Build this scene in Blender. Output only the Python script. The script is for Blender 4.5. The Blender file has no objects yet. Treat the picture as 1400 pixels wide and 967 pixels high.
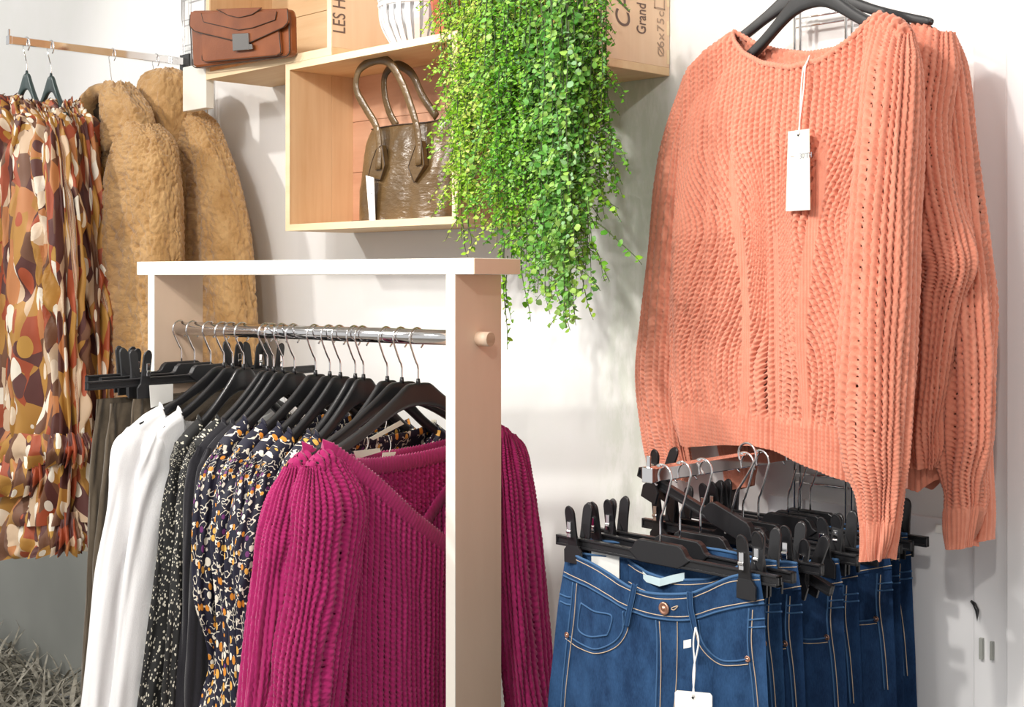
import bpy, math, random
import numpy as np
from mathutils import Vector, Matrix, Euler
random.seed(7); np.random.seed(7)
C = bpy.context.scene.collection
sc = bpy.context.scene
PI = math.pi
# ---------------------------------------------------------------- camera, world, lights, exposure
TH = math.radians(46.0); FPX = 1850.0; CAM = np.array([0.0, -1.843, 1.5]); HOR = 380.0
cd = bpy.data.cameras.new('camera'); cam = bpy.data.objects.new('camera', cd); C.objects.link(cam)
cam.location = CAM; cam.rotation_euler = (PI/2, 0, TH)
cd.sensor_width = 36; cd.lens = 36*FPX/1400; cd.shift_y = -(483.5-HOR)/1400; cd.clip_start = .05
sc.camera = cam
w = bpy.data.worlds.new('shop_surroundings'); sc.world = w; w.use_nodes = True
w.node_tree.nodes['Background'].inputs[0].default_value = (1, .985, .965, 1)
w.node_tree.nodes['Background'].inputs[1].default_value = .60
sc.view_settings.view_transform = 'Standard'; sc.view_settings.look = 'None'
sc.view_settings.exposure = 0.22; sc.view_settings.gamma = 1; sc.view_settings.use_curve_mapping = False
def area(name, loc, target, size, power, col=(1, .97, .93)):
    l = bpy.data.lights.new(name, 'AREA'); l.energy = power; l.size = size; l.color = col
    o = bpy.data.objects.new(name, l); C.objects.link(o); o.location = loc
    o.rotation_euler = (Vector(target)-Vector(loc)).to_track_quat('-Z', 'Y').to_euler(); return o
def spot(name, loc, target, power, ang=70, r=.05, col=(1, .96, .9)):
    l = bpy.data.lights.new(name, 'SPOT'); l.energy = power; l.spot_size = math.radians(ang); l.spot_blend = .6
    l.shadow_soft_size = r; l.color = col
    o = bpy.data.objects.new(name, l); C.objects.link(o); o.location = loc
    o.rotation_euler = (Vector(target)-Vector(loc)).to_track_quat('-Z', 'Y').to_euler(); return o
area('added_area_light', (-1.2, -2.3, 2.85), (-1.6, 0, 1.3), 1.0, 38)  # added soft light from above the viewer, not a known fixture
spot('overhead_spot', (-2.7, -1.5, 2.8), (-1.15, -.1, 1.3), 105, 60)
spot('overhead_spot', (-3.4, -1.9, 2.8), (-2.6, 0, 1.6), 75)
spot('overhead_spot', (-1.2, -2.3, 2.8), (-1.6, -.3, 1.2), 80)
spot('overhead_spot', (.3, -2.5, 2.8), (-1.1, -.1, .9), 55)  # extra spot added to brighten the lower right wall
spot('overhead_spot', (-4.6, -1.7, 2.8), (-3.9, 0, 1.7), 45)  # extra spot added to whiten the upper left wall
# ---------------------------------------------------------------- helpers
FV = np.array([-math.sin(TH), math.cos(TH), 0]); RV = np.array([math.cos(TH), math.sin(TH), 0])
def ray(px, py): return FV + RV*(px-700)/FPX + np.array([0, 0, (HOR-py)/FPX])
def on_y(px, py, y):
    d = ray(px, py); t = (y-CAM[1])/d[1]; return CAM+d*t
class Fr:
    """an upright frame: x along the hanger, -y towards the viewer, z up"""
    def __init__(s, o, ang):
        s.o = np.array(o, float); s.a = ang
        s.U = np.array([math.cos(ang), math.sin(ang), 0]); s.N = np.array([math.sin(ang), -math.cos(ang), 0])
    def L(s, px, py, n=0.0):
        d = ray(px, py); p0 = s.o+s.N*n
        t = np.dot(p0-CAM, s.N)/np.dot(d, s.N); p = CAM+d*t-s.o
        return (float(np.dot(p, s.U)), float(p[2]))
def setp(o, label=None, cat=None, group=None, kind=None):
    if label: o['label'] = label
    if cat: o['category'] = cat
    if group: o['group'] = group
    if kind: o['kind'] = kind
    return o
def thing(name, label, cat, loc=(0, 0, 0), rot=0.0, group=None):
    o = bpy.data.objects.new(name, None); o.empty_display_size = .05; C.objects.link(o)
    o.location = loc; o.rotation_euler = (0, 0, rot); return setp(o, label, cat, group)
def copy_tree(o, parent=None):
    c = o.copy(); C.objects.link(c); c.parent = parent
    for ch in list(o.children): copy_tree(ch, c)
    return c
class MB:
    def __init__(s): s.v = []; s.f = []; s.n = 0
    def add(s, v, f):
        v = np.asarray(v, float).reshape(-1, 3); s.v.append(v)
        s.f += [tuple(i+s.n for i in q) for q in f]; s.n += len(v); return s
    def box(s, x0, y0, z0, x1, y1, z1, M=None):
        v = np.array([(x, y, z) for z in (z0, z1) for x, y in ((x0, y0), (x1, y0), (x1, y1), (x0, y1))], float)
        if M is not None: v = v@np.array(M.to_3x3()).T+np.array(M.translation)
        return s.add(v, [(0, 3, 2, 1), (4, 5, 6, 7), (0, 1, 5, 4), (1, 2, 6, 5), (2, 3, 7, 6), (3, 0, 4, 7)])
    def tube(s, path, r, n=8, closed=False, flat=None, cap=True):
        P = np.asarray(path, float); m = len(P); r = np.broadcast_to(np.asarray(r, float), (m,))
        if closed: T = np.roll(P, -1, 0)-np.roll(P, 1, 0)
        else: T = np.gradient(P, axis=0)
        T /= np.linalg.norm(T, axis=1, keepdims=True)+1e-12
        ref = np.array([0, 0, 1.]) if flat is None else np.asarray(flat[2], float)
        if flat is None and abs(T[:, 2]).mean() > .8: ref = np.array([0, 1., .05])
        B = np.cross(T, ref); B /= np.linalg.norm(B, axis=1, keepdims=True)+1e-9; A = np.cross(B, T)
        for i in range(1, m):
            if np.dot(B[i], B[i-1]) < 0 and flat is None: B[i] *= -1; A[i] *= -1
        th = np.arange(n)*2*PI/n; ca, sa = np.cos(th), np.sin(th)
        fa, fb = (1, 1) if flat is None else flat[:2]
        V = P[:, None]+r[:, None, None]*(fa*ca[None, :, None]*A[:, None]+fb*sa[None, :, None]*B[:, None])
        F = []
        for i in range(m if closed else m-1):
            j = (i+1) % m
            for k in range(n):
                l = (k+1) % n; F.append((i*n+k, i*n+l, j*n+l, j*n+k))
        if cap and not closed: F += [tuple(range(n))[::-1], tuple((m-1)*n+k for k in range(n))]
        return s.add(V, F)
    def lathe(s, prof, n=24, c=(0, 0, 0)):
        th = np.arange(n)*2*PI/n; P = np.array(prof, float)
        V = np.stack([c[0]+P[:, :1]*np.cos(th), c[1]+P[:, :1]*np.sin(th), np.broadcast_to(c[2]+P[:, 1:], (len(P), n))], -1)
        F = [(i*n+k, i*n+(k+1) % n, (i+1)*n+(k+1) % n, (i+1)*n+k) for i in range(len(P)-1) for k in range(n)]
        return s.add(V, F)
    def prism(s, poly, y0, y1):
        """outline in x,z pushed from y0 to y1"""
        n = len(poly); v = [(x, y0, z) for x, z in poly]+[(x, y1, z) for x, z in poly]
        return s.add(v, [tuple(range(n)), tuple(range(2*n-1, n-1, -1))]+[(i, (i+1) % n+0, (i+1) % n+n, i+n)[::-1] for i in range(n)])
    def build(s, name, mat, parent=None, smooth=False, bevel=0):
        me = bpy.data.meshes.new(name); me.from_pydata(np.concatenate(s.v).tolist(), [], s.f); me.materials.append(mat)
        if smooth: me.shade_smooth()
        o = bpy.data.objects.new(name, me); C.objects.link(o); o.parent = parent
        if bevel:
            b = o.modifiers.new('bevel', 'BEVEL'); b.width = bevel; b.segments = 2; b.limit_method = 'ANGLE'
        if smooth == 'auto' or (smooth and bevel): me.shade_smooth()
        return o
def grid_obj(name, P, uv, mat, parent, closed=False, hole=None):
    """P (nv,nu,3) surface grid to one smooth mesh with metric UVs"""
    nv, nu = P.shape[:2]
    me = bpy.data.meshes.new(name); me.vertices.add(nv*nu); me.vertices.foreach_set('co', P.reshape(-1).astype(np.float32))
    i, j = np.meshgrid(np.arange(nv-1), np.arange(nu-1), indexing='ij')
    q = np.stack([i*nu+j, i*nu+j+1, (i+1)*nu+j+1, (i+1)*nu+j], -1).reshape(-1, 4)
    if closed:
        i = np.arange(nv-1); q = np.concatenate([q, np.stack([i*nu+nu-1, i*nu, (i+1)*nu, (i+1)*nu+nu-1], -1)])
    if hole is not None: q = q[~(hole.reshape(-1)[q].min(1))]
    n = len(q); me.loops.add(n*4); me.polygons.add(n)
    me.loops.foreach_set('vertex_index', q.reshape(-1).astype(np.int32))
    me.polygons.foreach_set('loop_start', (np.arange(n)*4).astype(np.int32))
    me.polygons.foreach_set('use_smooth', np.ones(n, bool))
    l = me.uv_layers.new(name='UVMap'); l.data.foreach_set('uv', uv.reshape(-1, 2)[q.reshape(-1)].reshape(-1).astype(np.float32))
    me.update(); me.materials.append(mat)
    o = bpy.data.objects.new(name, me); C.objects.link(o); o.parent = parent; return o
def sstep(x): x = np.clip(x, 0, 1); return x*x*(3-2*x)
def hsh(i, j, s=0):
    i = i.astype(np.int64); j = j.astype(np.int64)
    h = (i*374761393+j*668265263+s*1442695041) & 0xffffffff; h = ((h ^ (h >> 13))*1274126177) & 0xffffffff
    return ((h ^ (h >> 16)) & 0xffff)/65535.0
def vn(x, y, s=0):
    i, j = np.floor(x), np.floor(y); u, v = sstep(x-i), sstep(y-j)
    return (hsh(i, j, s)*(1-u)+hsh(i+1, j, s)*u)*(1-v)+(hsh(i, j+1, s)*(1-u)+hsh(i+1, j+1, s)*u)*v-.5
def fbm(x, y, s=0): return vn(x, y, s)+.5*vn(x*2.1, y*2.1, s+5)+.25*vn(x*4.3, y*4.3, s+9)
def worley(x, y, s=0):
    i, j = np.floor(x), np.floor(y); d = np.full(x.shape, 9.)
    for a in (-1, 0, 1):
        for b in (-1, 0, 1):
            d = np.minimum(d, (i+a+hsh(i+a, j+b, s)-x)**2+(j+b+hsh(i+a, j+b, s+3)-y)**2)
    return np.sqrt(d)
HOLE = -.62
def knit(U, V, p=.011, r=.0085, s=0):
    """chunky plaited columns with gaps between them"""
    U = U+.004*vn(U*35, V*18, s)+.0012*vn(U*200, V*200, s+2); V = V+.0018*vn(U*60, V*60, s+1)
    c = U/p; k = np.floor(c); f = np.abs(c-k-.5)*2
    ph = V/r+.5*(k % 2)-.8*f; ph = ph-np.floor(ph); t = np.sin(PI*ph)
    b = np.floor(c+.5); g = c-b; q = V/r+1.6*g+.5*hsh(b, 0*b, 5); q = (q-np.floor(q)-.5)/.43; g = g/.31
    h = (1-f**2)*(.55+.45*t)
    return h-1.25*sstep(1.3*(1-(g*g+q*q)))
def rib(U, V, p=.0075, r=.006, s=0):
    U = U+.0015*vn(U*30, V*14, s); c = U/p; k = np.floor(c); f = np.abs(c-k-.5)*2
    ph = V/r+.6*f; ph -= np.floor(ph); return (1-f**2)*(.8+.2*np.sin(PI*ph))
def catmull(P, n):
    P = np.asarray(P, float); m = len(P)
    if m == 2: return P[0]+(P[1]-P[0])*np.linspace(0, 1, n)[:, None]
    Q = np.vstack([2*P[0]-P[1], P, 2*P[-1]-P[-2]]); t = np.linspace(0, m-1, n); i = np.minimum(t.astype(int), m-2); f = (t-i)[:, None]
    a, b, c, d = Q[i], Q[i+1], Q[i+2], Q[i+3]
    return .5*((2*b)+(c-a)*f+(2*a-5*b+4*c-d)*f*f+(3*b-a-3*c+d)*f**3)
def resamp(P, n):
    P = np.asarray(P, float); d = np.r_[0, np.cumsum(np.linalg.norm(np.diff(P, axis=0), axis=1))]; t = np.linspace(0, d[-1], n)
    return np.stack([np.interp(t, d, P[:, k]) for k in range(P.shape[1])], -1)
def coons(top, bot, lef, rig, nu, nv):
    T, B = resamp(top, nu), resamp(bot, nu); L, R = resamp(lef, nv), resamp(rig, nv)
    L[0] = T[0]; L[-1] = B[0]; R[0] = T[-1]; R[-1] = B[-1]
    u = np.linspace(0, 1, nu)[None, :, None]; v = np.linspace(0, 1, nv)[:, None, None]
    return (1-v)*T[None]+v*B[None]+(1-u)*L[:, None]+u*R[:, None]-((1-u)*(1-v)*T[0]+u*(1-v)*T[-1]+(1-u)*v*B[0]+u*v*B[-1])
def normals(P, closed=False):
    if closed: du = np.roll(P, -1, 1)-np.roll(P, 1, 1)
    else: du = np.gradient(P, axis=1)
    dv = np.gradient(P, axis=0); n = np.cross(dv, du); return n/(np.linalg.norm(n, axis=2, keepdims=True)+1e-12)
def loft(fr, rows, name, mat, parent, step=.004, fold=(0, 40, 3), disp=None, amp=0, seed=0, flare=0, sq=.75, maxn=640):
    """closed flattened tube whose left and right edges pass through pixel rows (lx,ly,rx,ry,n,half_depth) of the frame"""
    R = np.array([(*fr.L(a, b, n), *fr.L(c, d, n), n, k) for a, b, c, d, n, k in rows]) if fr else np.array(rows, float)
    K = catmull(R, 160); cen = (K[:, :2]+K[:, 2:4])/2; ln = np.linalg.norm(np.diff(cen, axis=0), axis=1).sum()
    nv = int(min(maxn, max(12, ln/step))); wmax = np.linalg.norm(R[:, 2:4]-R[:, :2], axis=1).max()
    per = 2*wmax+3*R[:, 5].mean(); nu = int(min(maxn, max(16, per/step))); K = catmull(R, nv)
    cen = (K[:, :2]+K[:, 2:4])/2; h = (K[:, 2:4]-K[:, :2])/2
    th = np.linspace(0, 2*PI, nu, endpoint=False)[None, :]; c, s = np.cos(th), np.sin(th)
    c = np.sign(c)*np.abs(c)**sq; s = np.sign(s)*np.abs(s)**.9
    v = np.linspace(0, 1, nv)[:, None]
    U = (th/(2*PI))*per+0*v; V = v*ln+0*th
    fo = fold[0]*(.3+.7*v)*np.sin(th*fold[2]*2+4*fbm(U*9, V*2.5+seed, seed)*fold[1]/10)+fold[0]*1.2*fbm(U*fold[1], V*fold[1]*.18, seed+1)
    q = 1+0*fo
    P = np.stack([cen[:, :1]+h[:, :1]*c*q, -(K[:, 4:5]+K[:, 5:6]*s), cen[:, 1:2]+h[:, 1:2]*c*q], -1)
    N = normals(P, True); sg = np.sign(np.sum(N*(P-P.mean(1, keepdims=True)), axis=(1, 2)).mean()); N *= sg if sg else 1
    P = P+N*fo[..., None]
    hole = None
    if disp is not None:
        H = disp(U, V); P = P+N*(amp*H)[..., None]
        if step < .003: hole = H < HOLE
    return grid_obj(name, P, np.stack([U, -V], -1), mat, parent, True, hole)
def strip_thing(*a): pass
# ---------------------------------------------------------------- materials
def mk(name, col, rough=.5, metal=0, fn=None, spec=None, sheen=0):
    m = bpy.data.materials.new(name); m.use_nodes = True; nt = m.node_tree; b = nt.nodes['Principled BSDF']
    b.inputs['Base Color'].default_value = (*col, 1); b.inputs['Roughness'].default_value = rough; b.inputs['Metallic'].default_value = metal
    if spec is not None: b.inputs['Specular IOR Level'].default_value = spec
    if sheen: b.inputs['Sheen Weight'].default_value = sheen; b.inputs['Sheen Roughness'].default_value = .5
    if fn: fn(nt, b)
    return m
def nd(nt, t, **k):
    n = nt.nodes.new(t)
    for a, v in k.items():
        if a.startswith('i_'): n.inputs[a[2:].replace('_', ' ')].default_value = v
        else: setattr(n, a, v)
    return n
def coord(nt, kind='Object', scale=(1, 1, 1), rot=(0, 0, 0)):
    t = nd(nt, 'ShaderNodeTexCoord'); m = nd(nt, 'ShaderNodeMapping'); m.inputs['Scale'].default_value = scale; m.inputs['Rotation'].default_value = rot
    nt.links.new(t.outputs[kind], m.inputs[0]); return m.outputs[0]
def ramp(nt, fac, stops, const=False):
    r = nd(nt, 'ShaderNodeValToRGB'); r.color_ramp.interpolation = 'CONSTANT' if const else 'LINEAR'
    e = r.color_ramp.elements
    while len(e) < len(stops): e.new(.5)
    for q, (p, c) in zip(e, stops): q.position = p; q.color = (*c, 1) if len(c) == 3 else c
    nt.links.new(fac, r.inputs[0]); return r.outputs[0]
def mixc(nt, fac, a, b, mode='MIX'):
    m = nd(nt, 'ShaderNodeMix', data_type='RGBA', blend_type=mode)
    for s, v in ((0, fac), (6, a), (7, b)):
        if hasattr(v, 'links'): nt.links.new(v, m.inputs[s])
        else: m.inputs[s].default_value = v if s == 0 else (*v, 1)
    return m.outputs[2]
def math_(nt, op, a, b=None):
    m = nd(nt, 'ShaderNodeMath', operation=op)
    for i, v in enumerate((a, b)):
        if v is None: continue
        if hasattr(v, 'links'): nt.links.new(v, m.inputs[i])
        else: m.inputs[i].default_value = v
    return m.outputs[0]
def bump(nt, b, h, st=.3, dist=.002):
    n = nd(nt, 'ShaderNodeBump'); n.inputs['Strength'].default_value = st; n.inputs['Distance'].default_value = dist
    nt.links.new(h, n.inputs['Height']); nt.links.new(n.outputs[0], b.inputs['Normal'])
def noise(nt, co, scale, detail=3, rough=.5):
    n = nd(nt, 'ShaderNodeTexNoise'); n.inputs['Scale'].default_value = scale; n.inputs['Detail'].default_value = detail; n.inputs['Roughness'].default_value = rough
    nt.links.new(co, n.inputs[0]); return n
def vor(nt, co, scale, feat='F1', rnd=1):
    n = nd(nt, 'ShaderNodeTexVoronoi', feature=feat); n.inputs['Scale'].default_value = scale; n.inputs['Randomness'].default_value = rnd
    nt.links.new(co, n.inputs[0]); return n
def wood(name, c1, c2, sc_=(3, 3, 40), rough=.55, knots=False, axis=None):
    def fn(nt, b):
        co = coord(nt, 'Object', sc_); n = noise(nt, co, 2.2, 6, .6); n2 = noise(nt, coord(nt, 'Object', (2, 2, 2)), 3, 2)
        f = math_(nt, 'ADD', math_(nt, 'MULTIPLY', n.outputs[0], .75), math_(nt, 'MULTIPLY', n2.outputs[0], .3))
        c = ramp(nt, f, [(.35, c2), (.68, c1)])
        nt.links.new(c, b.inputs['Base Color']); bump(nt, b, n.outputs[0], .15, .001)
    return mk(name, c1, rough, 0, fn)
WX = (1.2, 14, 14); WZ = (14, 14, 1.2); WY = (14, 1.2, 14)
m_pine_x = wood('pine_along', (.86, .64, .38), (.74, .47, .24), WX)
m_pine_z = wood('pine_upright', (.80, .56, .33), (.68, .42, .22), WZ)
m_pine_y = wood('pine_across', (.84, .60, .36), (.72, .46, .24), WY)
m_pine_red = wood('reddish_pine', (.74, .43, .28), (.60, .31, .19), WX)
m_pine_pale = wood('pale_pine_edge', (.90, .72, .47), (.82, .60, .36), WX)
m_print = wood('printed_crate_pine', (.87, .62, .42), (.80, .53, .33), WZ)
m_lam = wood('pale_laminate_edge', (.88, .85, .77), (.85, .81, .72), (6, 6, 1), .35)
m_board = wood('pinkish_beech_board', (.74, .56, .42), (.69, .51, .375), (6, 6, 1), .5)
m_dowel = wood('dowel_end_grain', (.55, .40, .27), (.32, .21, .13), (40, 6, 40))
def f_wall(nt, b):
    n = noise(nt, coord(nt, 'Object', (1, 1, .7)), 1.6, 6, .65); n2 = noise(nt, coord(nt, 'Object', (16, 1, 5)), 2.0, 5, .7)
    c = mixc(nt, ramp(nt, n.outputs[0], [(.45, (0, 0, 0)), (.62, (1, 1, 1))]), (.89, .885, .88), (.85, .86, .83))
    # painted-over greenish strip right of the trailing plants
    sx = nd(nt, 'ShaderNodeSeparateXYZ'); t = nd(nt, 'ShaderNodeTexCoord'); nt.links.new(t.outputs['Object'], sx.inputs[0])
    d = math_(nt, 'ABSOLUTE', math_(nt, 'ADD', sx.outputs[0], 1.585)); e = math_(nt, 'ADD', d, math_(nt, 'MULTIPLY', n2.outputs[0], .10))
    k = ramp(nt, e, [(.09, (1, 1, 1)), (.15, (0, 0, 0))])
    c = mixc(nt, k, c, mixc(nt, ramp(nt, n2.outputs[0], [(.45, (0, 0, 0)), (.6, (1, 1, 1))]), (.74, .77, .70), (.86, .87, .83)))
    nt.links.new(c, b.inputs['Base Color']); bump(nt, b, n2.outputs[0], .25, .002)
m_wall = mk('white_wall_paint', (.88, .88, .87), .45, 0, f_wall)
m_white = mk('white_gloss_paint', (.88, .88, .89), .3)
m_grey = mk('grey_lower_wall_paint', (.36, .37, .345), .6, fn=lambda nt, b: nt.links.new(ramp(nt, noise(nt, coord(nt), 1.2, 4).outputs[0], [(.3, (.27, .28, .26)), (.7, (.42, .43, .40))]), b.inputs['Base Color']))
m_floor = wood('grey_oak_floor', (.42, .38, .33), (.30, .27, .23), (1.5, 12, 1))
m_ceil = mk('ceiling_paint', (.85, .85, .85), .7)
m_chrome = mk('polished_chrome', (.82, .82, .83), .08, 1)
m_steel = mk('brushed_steel_wire', (.72, .72, .72), .22, 1)
m_dksteel = mk('dark_steel', (.38, .36, .34), .2, 1)
m_black = mk('black_plastic', (.018, .018, .02), .3)
m_black2 = mk('matt_black_plastic', (.022, .022, .024), .5)
m_green = mk('dark_green_plastic', (.035, .06, .06), .35)
m_card = mk('white_card', (.88, .87, .83), .6)
m_cream = mk('cream_card', (.86, .84, .72), .5)
m_ink = mk('dark_ink', (.16, .10, .08), .7)
m_ink2 = mk('faded_ink', (.45, .31, .22), .8)
m_inkg = mk('grey_ink', (.35, .36, .40), .7)
m_string = mk('white_cord', (.90, .88, .84), .7)
def wool(name, c1, c2, sc_=900):
    def fn(nt, b):
        n = noise(nt, coord(nt, 'UV'), sc_, 3, .7); n2 = noise(nt, coord(nt, 'UV'), 60, 4, .6)
        f = math_(nt, 'ADD', math_(nt, 'MULTIPLY', n.outputs[0], .5), math_(nt, 'MULTIPLY', n2.outputs[0], .5))
        nt.links.new(ramp(nt, f, [(.35, c2), (.65, c1)]), b.inputs['Base Color']); bump(nt, b, n.outputs[0], .5, .001)
    return mk(name, c1, .9, 0, fn, spec=.15, sheen=.25)
m_salmon = wool('salmon_wool', (.76, .305, .205), (.66, .225, .145))
m_magenta = wool('magenta_wool', (.43, .024, .15), (.33, .013, .10))
m_white_fab = wool('white_cotton', (.90, .90, .90), (.86, .86, .87), 400)
m_black_fab = wool('plain_black_cloth', (.022, .021, .026), (.015, .014, .018), 500)
m_brown_fab = wool('brown_wool_cloth', (.125, .098, .068), (.088, .066, .045), 700)
def f_teddy(nt, b):
    v = vor(nt, coord(nt, 'UV'), 120, 'DISTANCE_TO_EDGE'); n = noise(nt, coord(nt, 'UV'), 200, 2)
    nt.links.new(ramp(nt, noise(nt, coord(nt, 'UV'), 14, 4).outputs[0], [(.35, (.42, .235, .09)), (.65, (.56, .345, .155))]), b.inputs['Base Color'])
    bump(nt, b, math_(nt, 'ADD', ramp(nt, v.outputs[0], [(0, (0, 0, 0)), (.25, (1, 1, 1))]), math_(nt, 'MULTIPLY', n.outputs[0], .5)), .4, .002)
m_teddy = mk('tan_teddy_fleece', (.45, .25, .1), .95, 0, f_teddy, spec=.1, sheen=.35)
def f_petal(nt, b):
    co = coord(nt, 'UV', (1, .42, 1)); v = vor(nt, co, 50, rnd=.7); s = nd(nt, 'ShaderNodeSeparateColor'); nt.links.new(v.outputs['Color'], s.inputs[0])
    base = ramp(nt, s.outputs[0], [(0, (.10, .03, .025)), (.16, (.36, .07, .025)), (.32, (.44, .22, .045)), (.58, (.17, .075, .04)), (.76, (.50, .20, .07)), (.88, (.62, .45, .30))], True)
    co2 = coord(nt, 'UV', (1, .38, 1), (0, 0, .25)); v2 = vor(nt, co2, 55, rnd=.85); s2 = nd(nt, 'ShaderNodeSeparateColor'); nt.links.new(v2.outputs['Color'], s2.inputs[0])
    pet = math_(nt, 'MULTIPLY', math_(nt, 'LESS_THAN', v2.outputs[0], .46), math_(nt, 'GREATER_THAN', s2.outputs[0], .40))
    pc = ramp(nt, s2.outputs[1], [(0, (.85, .78, .66)), (.45, (.80, .66, .50)), (.72, (.12, .045, .04)), (.82, (.50, .27, .05)), (.93, (.40, .08, .03))], True)
    nt.links.new(mixc(nt, pet, base, pc), b.inputs['Base Color'])
m_petal = mk('petal_print_chiffon', (.4, .2, .1), .6, 0, f_petal)
def f_floral(nt, b):
    co = coord(nt, 'UV'); n = noise(nt, co, 95, 1, .3); q = math_(nt, 'ABSOLUTE', math_(nt, 'SUBTRACT', n.outputs[0], .5))
    n3 = noise(nt, co, 60, 1, .3)
    sq = math_(nt, 'MULTIPLY', math_(nt, 'LESS_THAN', q, .035), math_(nt, 'GREATER_THAN', n3.outputs[0], .49))
    v = vor(nt, coord(nt, 'UV', (1, .8, 1)), 95, rnd=.9); s = nd(nt, 'ShaderNodeSeparateColor'); nt.links.new(v.outputs['Color'], s.inputs[0])
    blob = math_(nt, 'MULTIPLY', math_(nt, 'LESS_THAN', v.outputs[0], .40), math_(nt, 'GREATER_THAN', s.outputs[0], .45))
    bc = ramp(nt, s.outputs[1], [(0, (.75, .28, .03)), (.34, (.85, .78, .66)), (.62, (.17, .03, .16)), (.8, (.80, .42, .08))], True)
    c = mixc(nt, sq, (.010, .010, .028), (.80, .74, .62)); c = mixc(nt, blob, c, bc)
    nt.links.new(c, b.inputs['Base Color'])
m_floral = mk('navy_floral_print', (.02, .02, .05), .6, 0, f_floral)
def f_speck(nt, b):
    v = vor(nt, coord(nt, 'UV'), 210, rnd=.9); s = nd(nt, 'ShaderNodeSeparateColor'); nt.links.new(v.outputs['Color'], s.inputs[0])
    d = math_(nt, 'MULTIPLY', math_(nt, 'LESS_THAN', v.outputs[0], .36), math_(nt, 'GREATER_THAN', s.outputs[0], .25))
    nt.links.new(mixc(nt, d, (.012, .012, .012), (.62, .58, .48)), b.inputs['Base Color'])
m_speck = mk('black_speckled_cloth', (.02, .02, .02), .7, 0, f_speck)
def denim(name, c1, c2):
    def fn(nt, b):
        n = noise(nt, coord(nt, 'UV', (1, .5, 1)), 22, 5, .65); n2 = noise(nt, coord(nt, 'UV', (1, .25, 1)), 700, 2)
        f = math_(nt, 'ADD', math_(nt, 'MULTIPLY', n.outputs[0], .8), math_(nt, 'MULTIPLY', n2.outputs[0], .25))
        nt.links.new(ramp(nt, f, [(.40, c2), (.66, c1)]), b.inputs['Base Color']); bump(nt, b, math_(nt, 'ADD', math_(nt, 'MULTIPLY', n2.outputs[0], .15), noise(nt, coord(nt, 'UV', (1, .7, 1), (0, 0, .5)), 34, 3).outputs[0]), .45, .006)
    return mk(name, c1, .8, 0, fn, spec=.2)
m_denim = denim('mid_blue_denim', (.030, .086, .200), (.010, .034, .092))
m_denim2 = denim('dark_blue_denim', (.022, .065, .165), (.009, .028, .080))
m_seam = denim('worn_denim_seam', (.085, .18, .33), (.03, .085, .20))
m_stitch = mk('tan_stitching', (.55, .42, .30), .7)
m_copper = mk('aged_copper', (.62, .34, .24), .35, .9)
m_leather = mk('tan_leather', (.36, .10, .030), .32, 0, lambda nt, b: (nt.links.new(ramp(nt, noise(nt, coord(nt), 18, 4).outputs[0], [(.3, (.20, .055, .015)), (.7, (.30, .088, .026))]), b.inputs['Base Color']), bump(nt, b, vor(nt, coord(nt), 260).outputs[0], .12, .001)))
m_croc = mk('brown_crinkled_leather', (.12, .075, .035), .28, 0, lambda nt, b: (nt.links.new(ramp(nt, noise(nt, coord(nt), 9, 4).outputs[0], [(.3, (.075, .042, .015)), (.7, (.155, .093, .038))]), b.inputs['Base Color']), bump(nt, b, noise(nt, coord(nt, 'Object', (1, 1, 2.2)), 38, 4, .6).outputs[0], .55, .004)))
m_dkleather = mk('dark_brown_leather', (.05, .03, .02), .35)
m_terra = mk('terracotta', (.60, .17, .105), .6)
m_basket = mk('white_painted_willow', (.82, .82, .84), .5)
m_glass = mk('glass_liner', (.8, .82, .84), .1)
m_stem = mk('dark_green_stem', (.05, .075, .02), .6)
def f_leaf(c):
    def fn(nt, b):
        a = nd(nt, 'ShaderNodeAttribute', attribute_name='leafhue')
        nt.links.new(ramp(nt, a.outputs['Fac'], c), b.inputs['Base Color'])
        b.inputs['Subsurface Weight'].default_value = 0
        tr = nd(nt, 'ShaderNodeBsdfTranslucent'); mx = nd(nt, 'ShaderNodeMixShader'); mx.inputs[0].default_value = .3
        nt.links.new(ramp(nt, a.outputs['Fac'], c), tr.inputs[0]); nt.links.new(b.outputs[0], mx.inputs[1]); nt.links.new(tr.outputs[0], mx.inputs[2])
        nt.links.new(mx.outputs[0], nt.nodes['Material Output'].inputs[0])
    return fn
m_leafA = mk('bright_green_leaf', (.2, .5, .05), .5, 0, f_leaf([(0, (.09, .33, .02)), (.5, (.24, .54, .02)), (.8, (.42, .66, .05)), (1, (.60, .66, .15))]))
m_leafB = mk('mid_green_leaf', (.15, .4, .05), .5, 0, f_leaf([(0, (.06, .27, .02)), (.5, (.18, .50, .03)), (.85, (.36, .64, .06)), (1, (.22, .50, .16))]))
m_leafC = mk('bluish_green_leaf', (.15, .35, .15), .5, 0, f_leaf([(0, (.09, .32, .05)), (.5, (.22, .52, .09)), (.8, (.42, .66, .12)), (1, (.30, .54, .26))]))
m_straw = mk('dried_straw', (.36, .33, .26), .8, 0, lambda nt, b: nt.links.new(ramp(nt, noise(nt, coord(nt), 30, 2).outputs[0], [(.35, (.17, .155, .125)), (.65, (.52, .49, .41))]), b.inputs['Base Color']))
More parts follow.
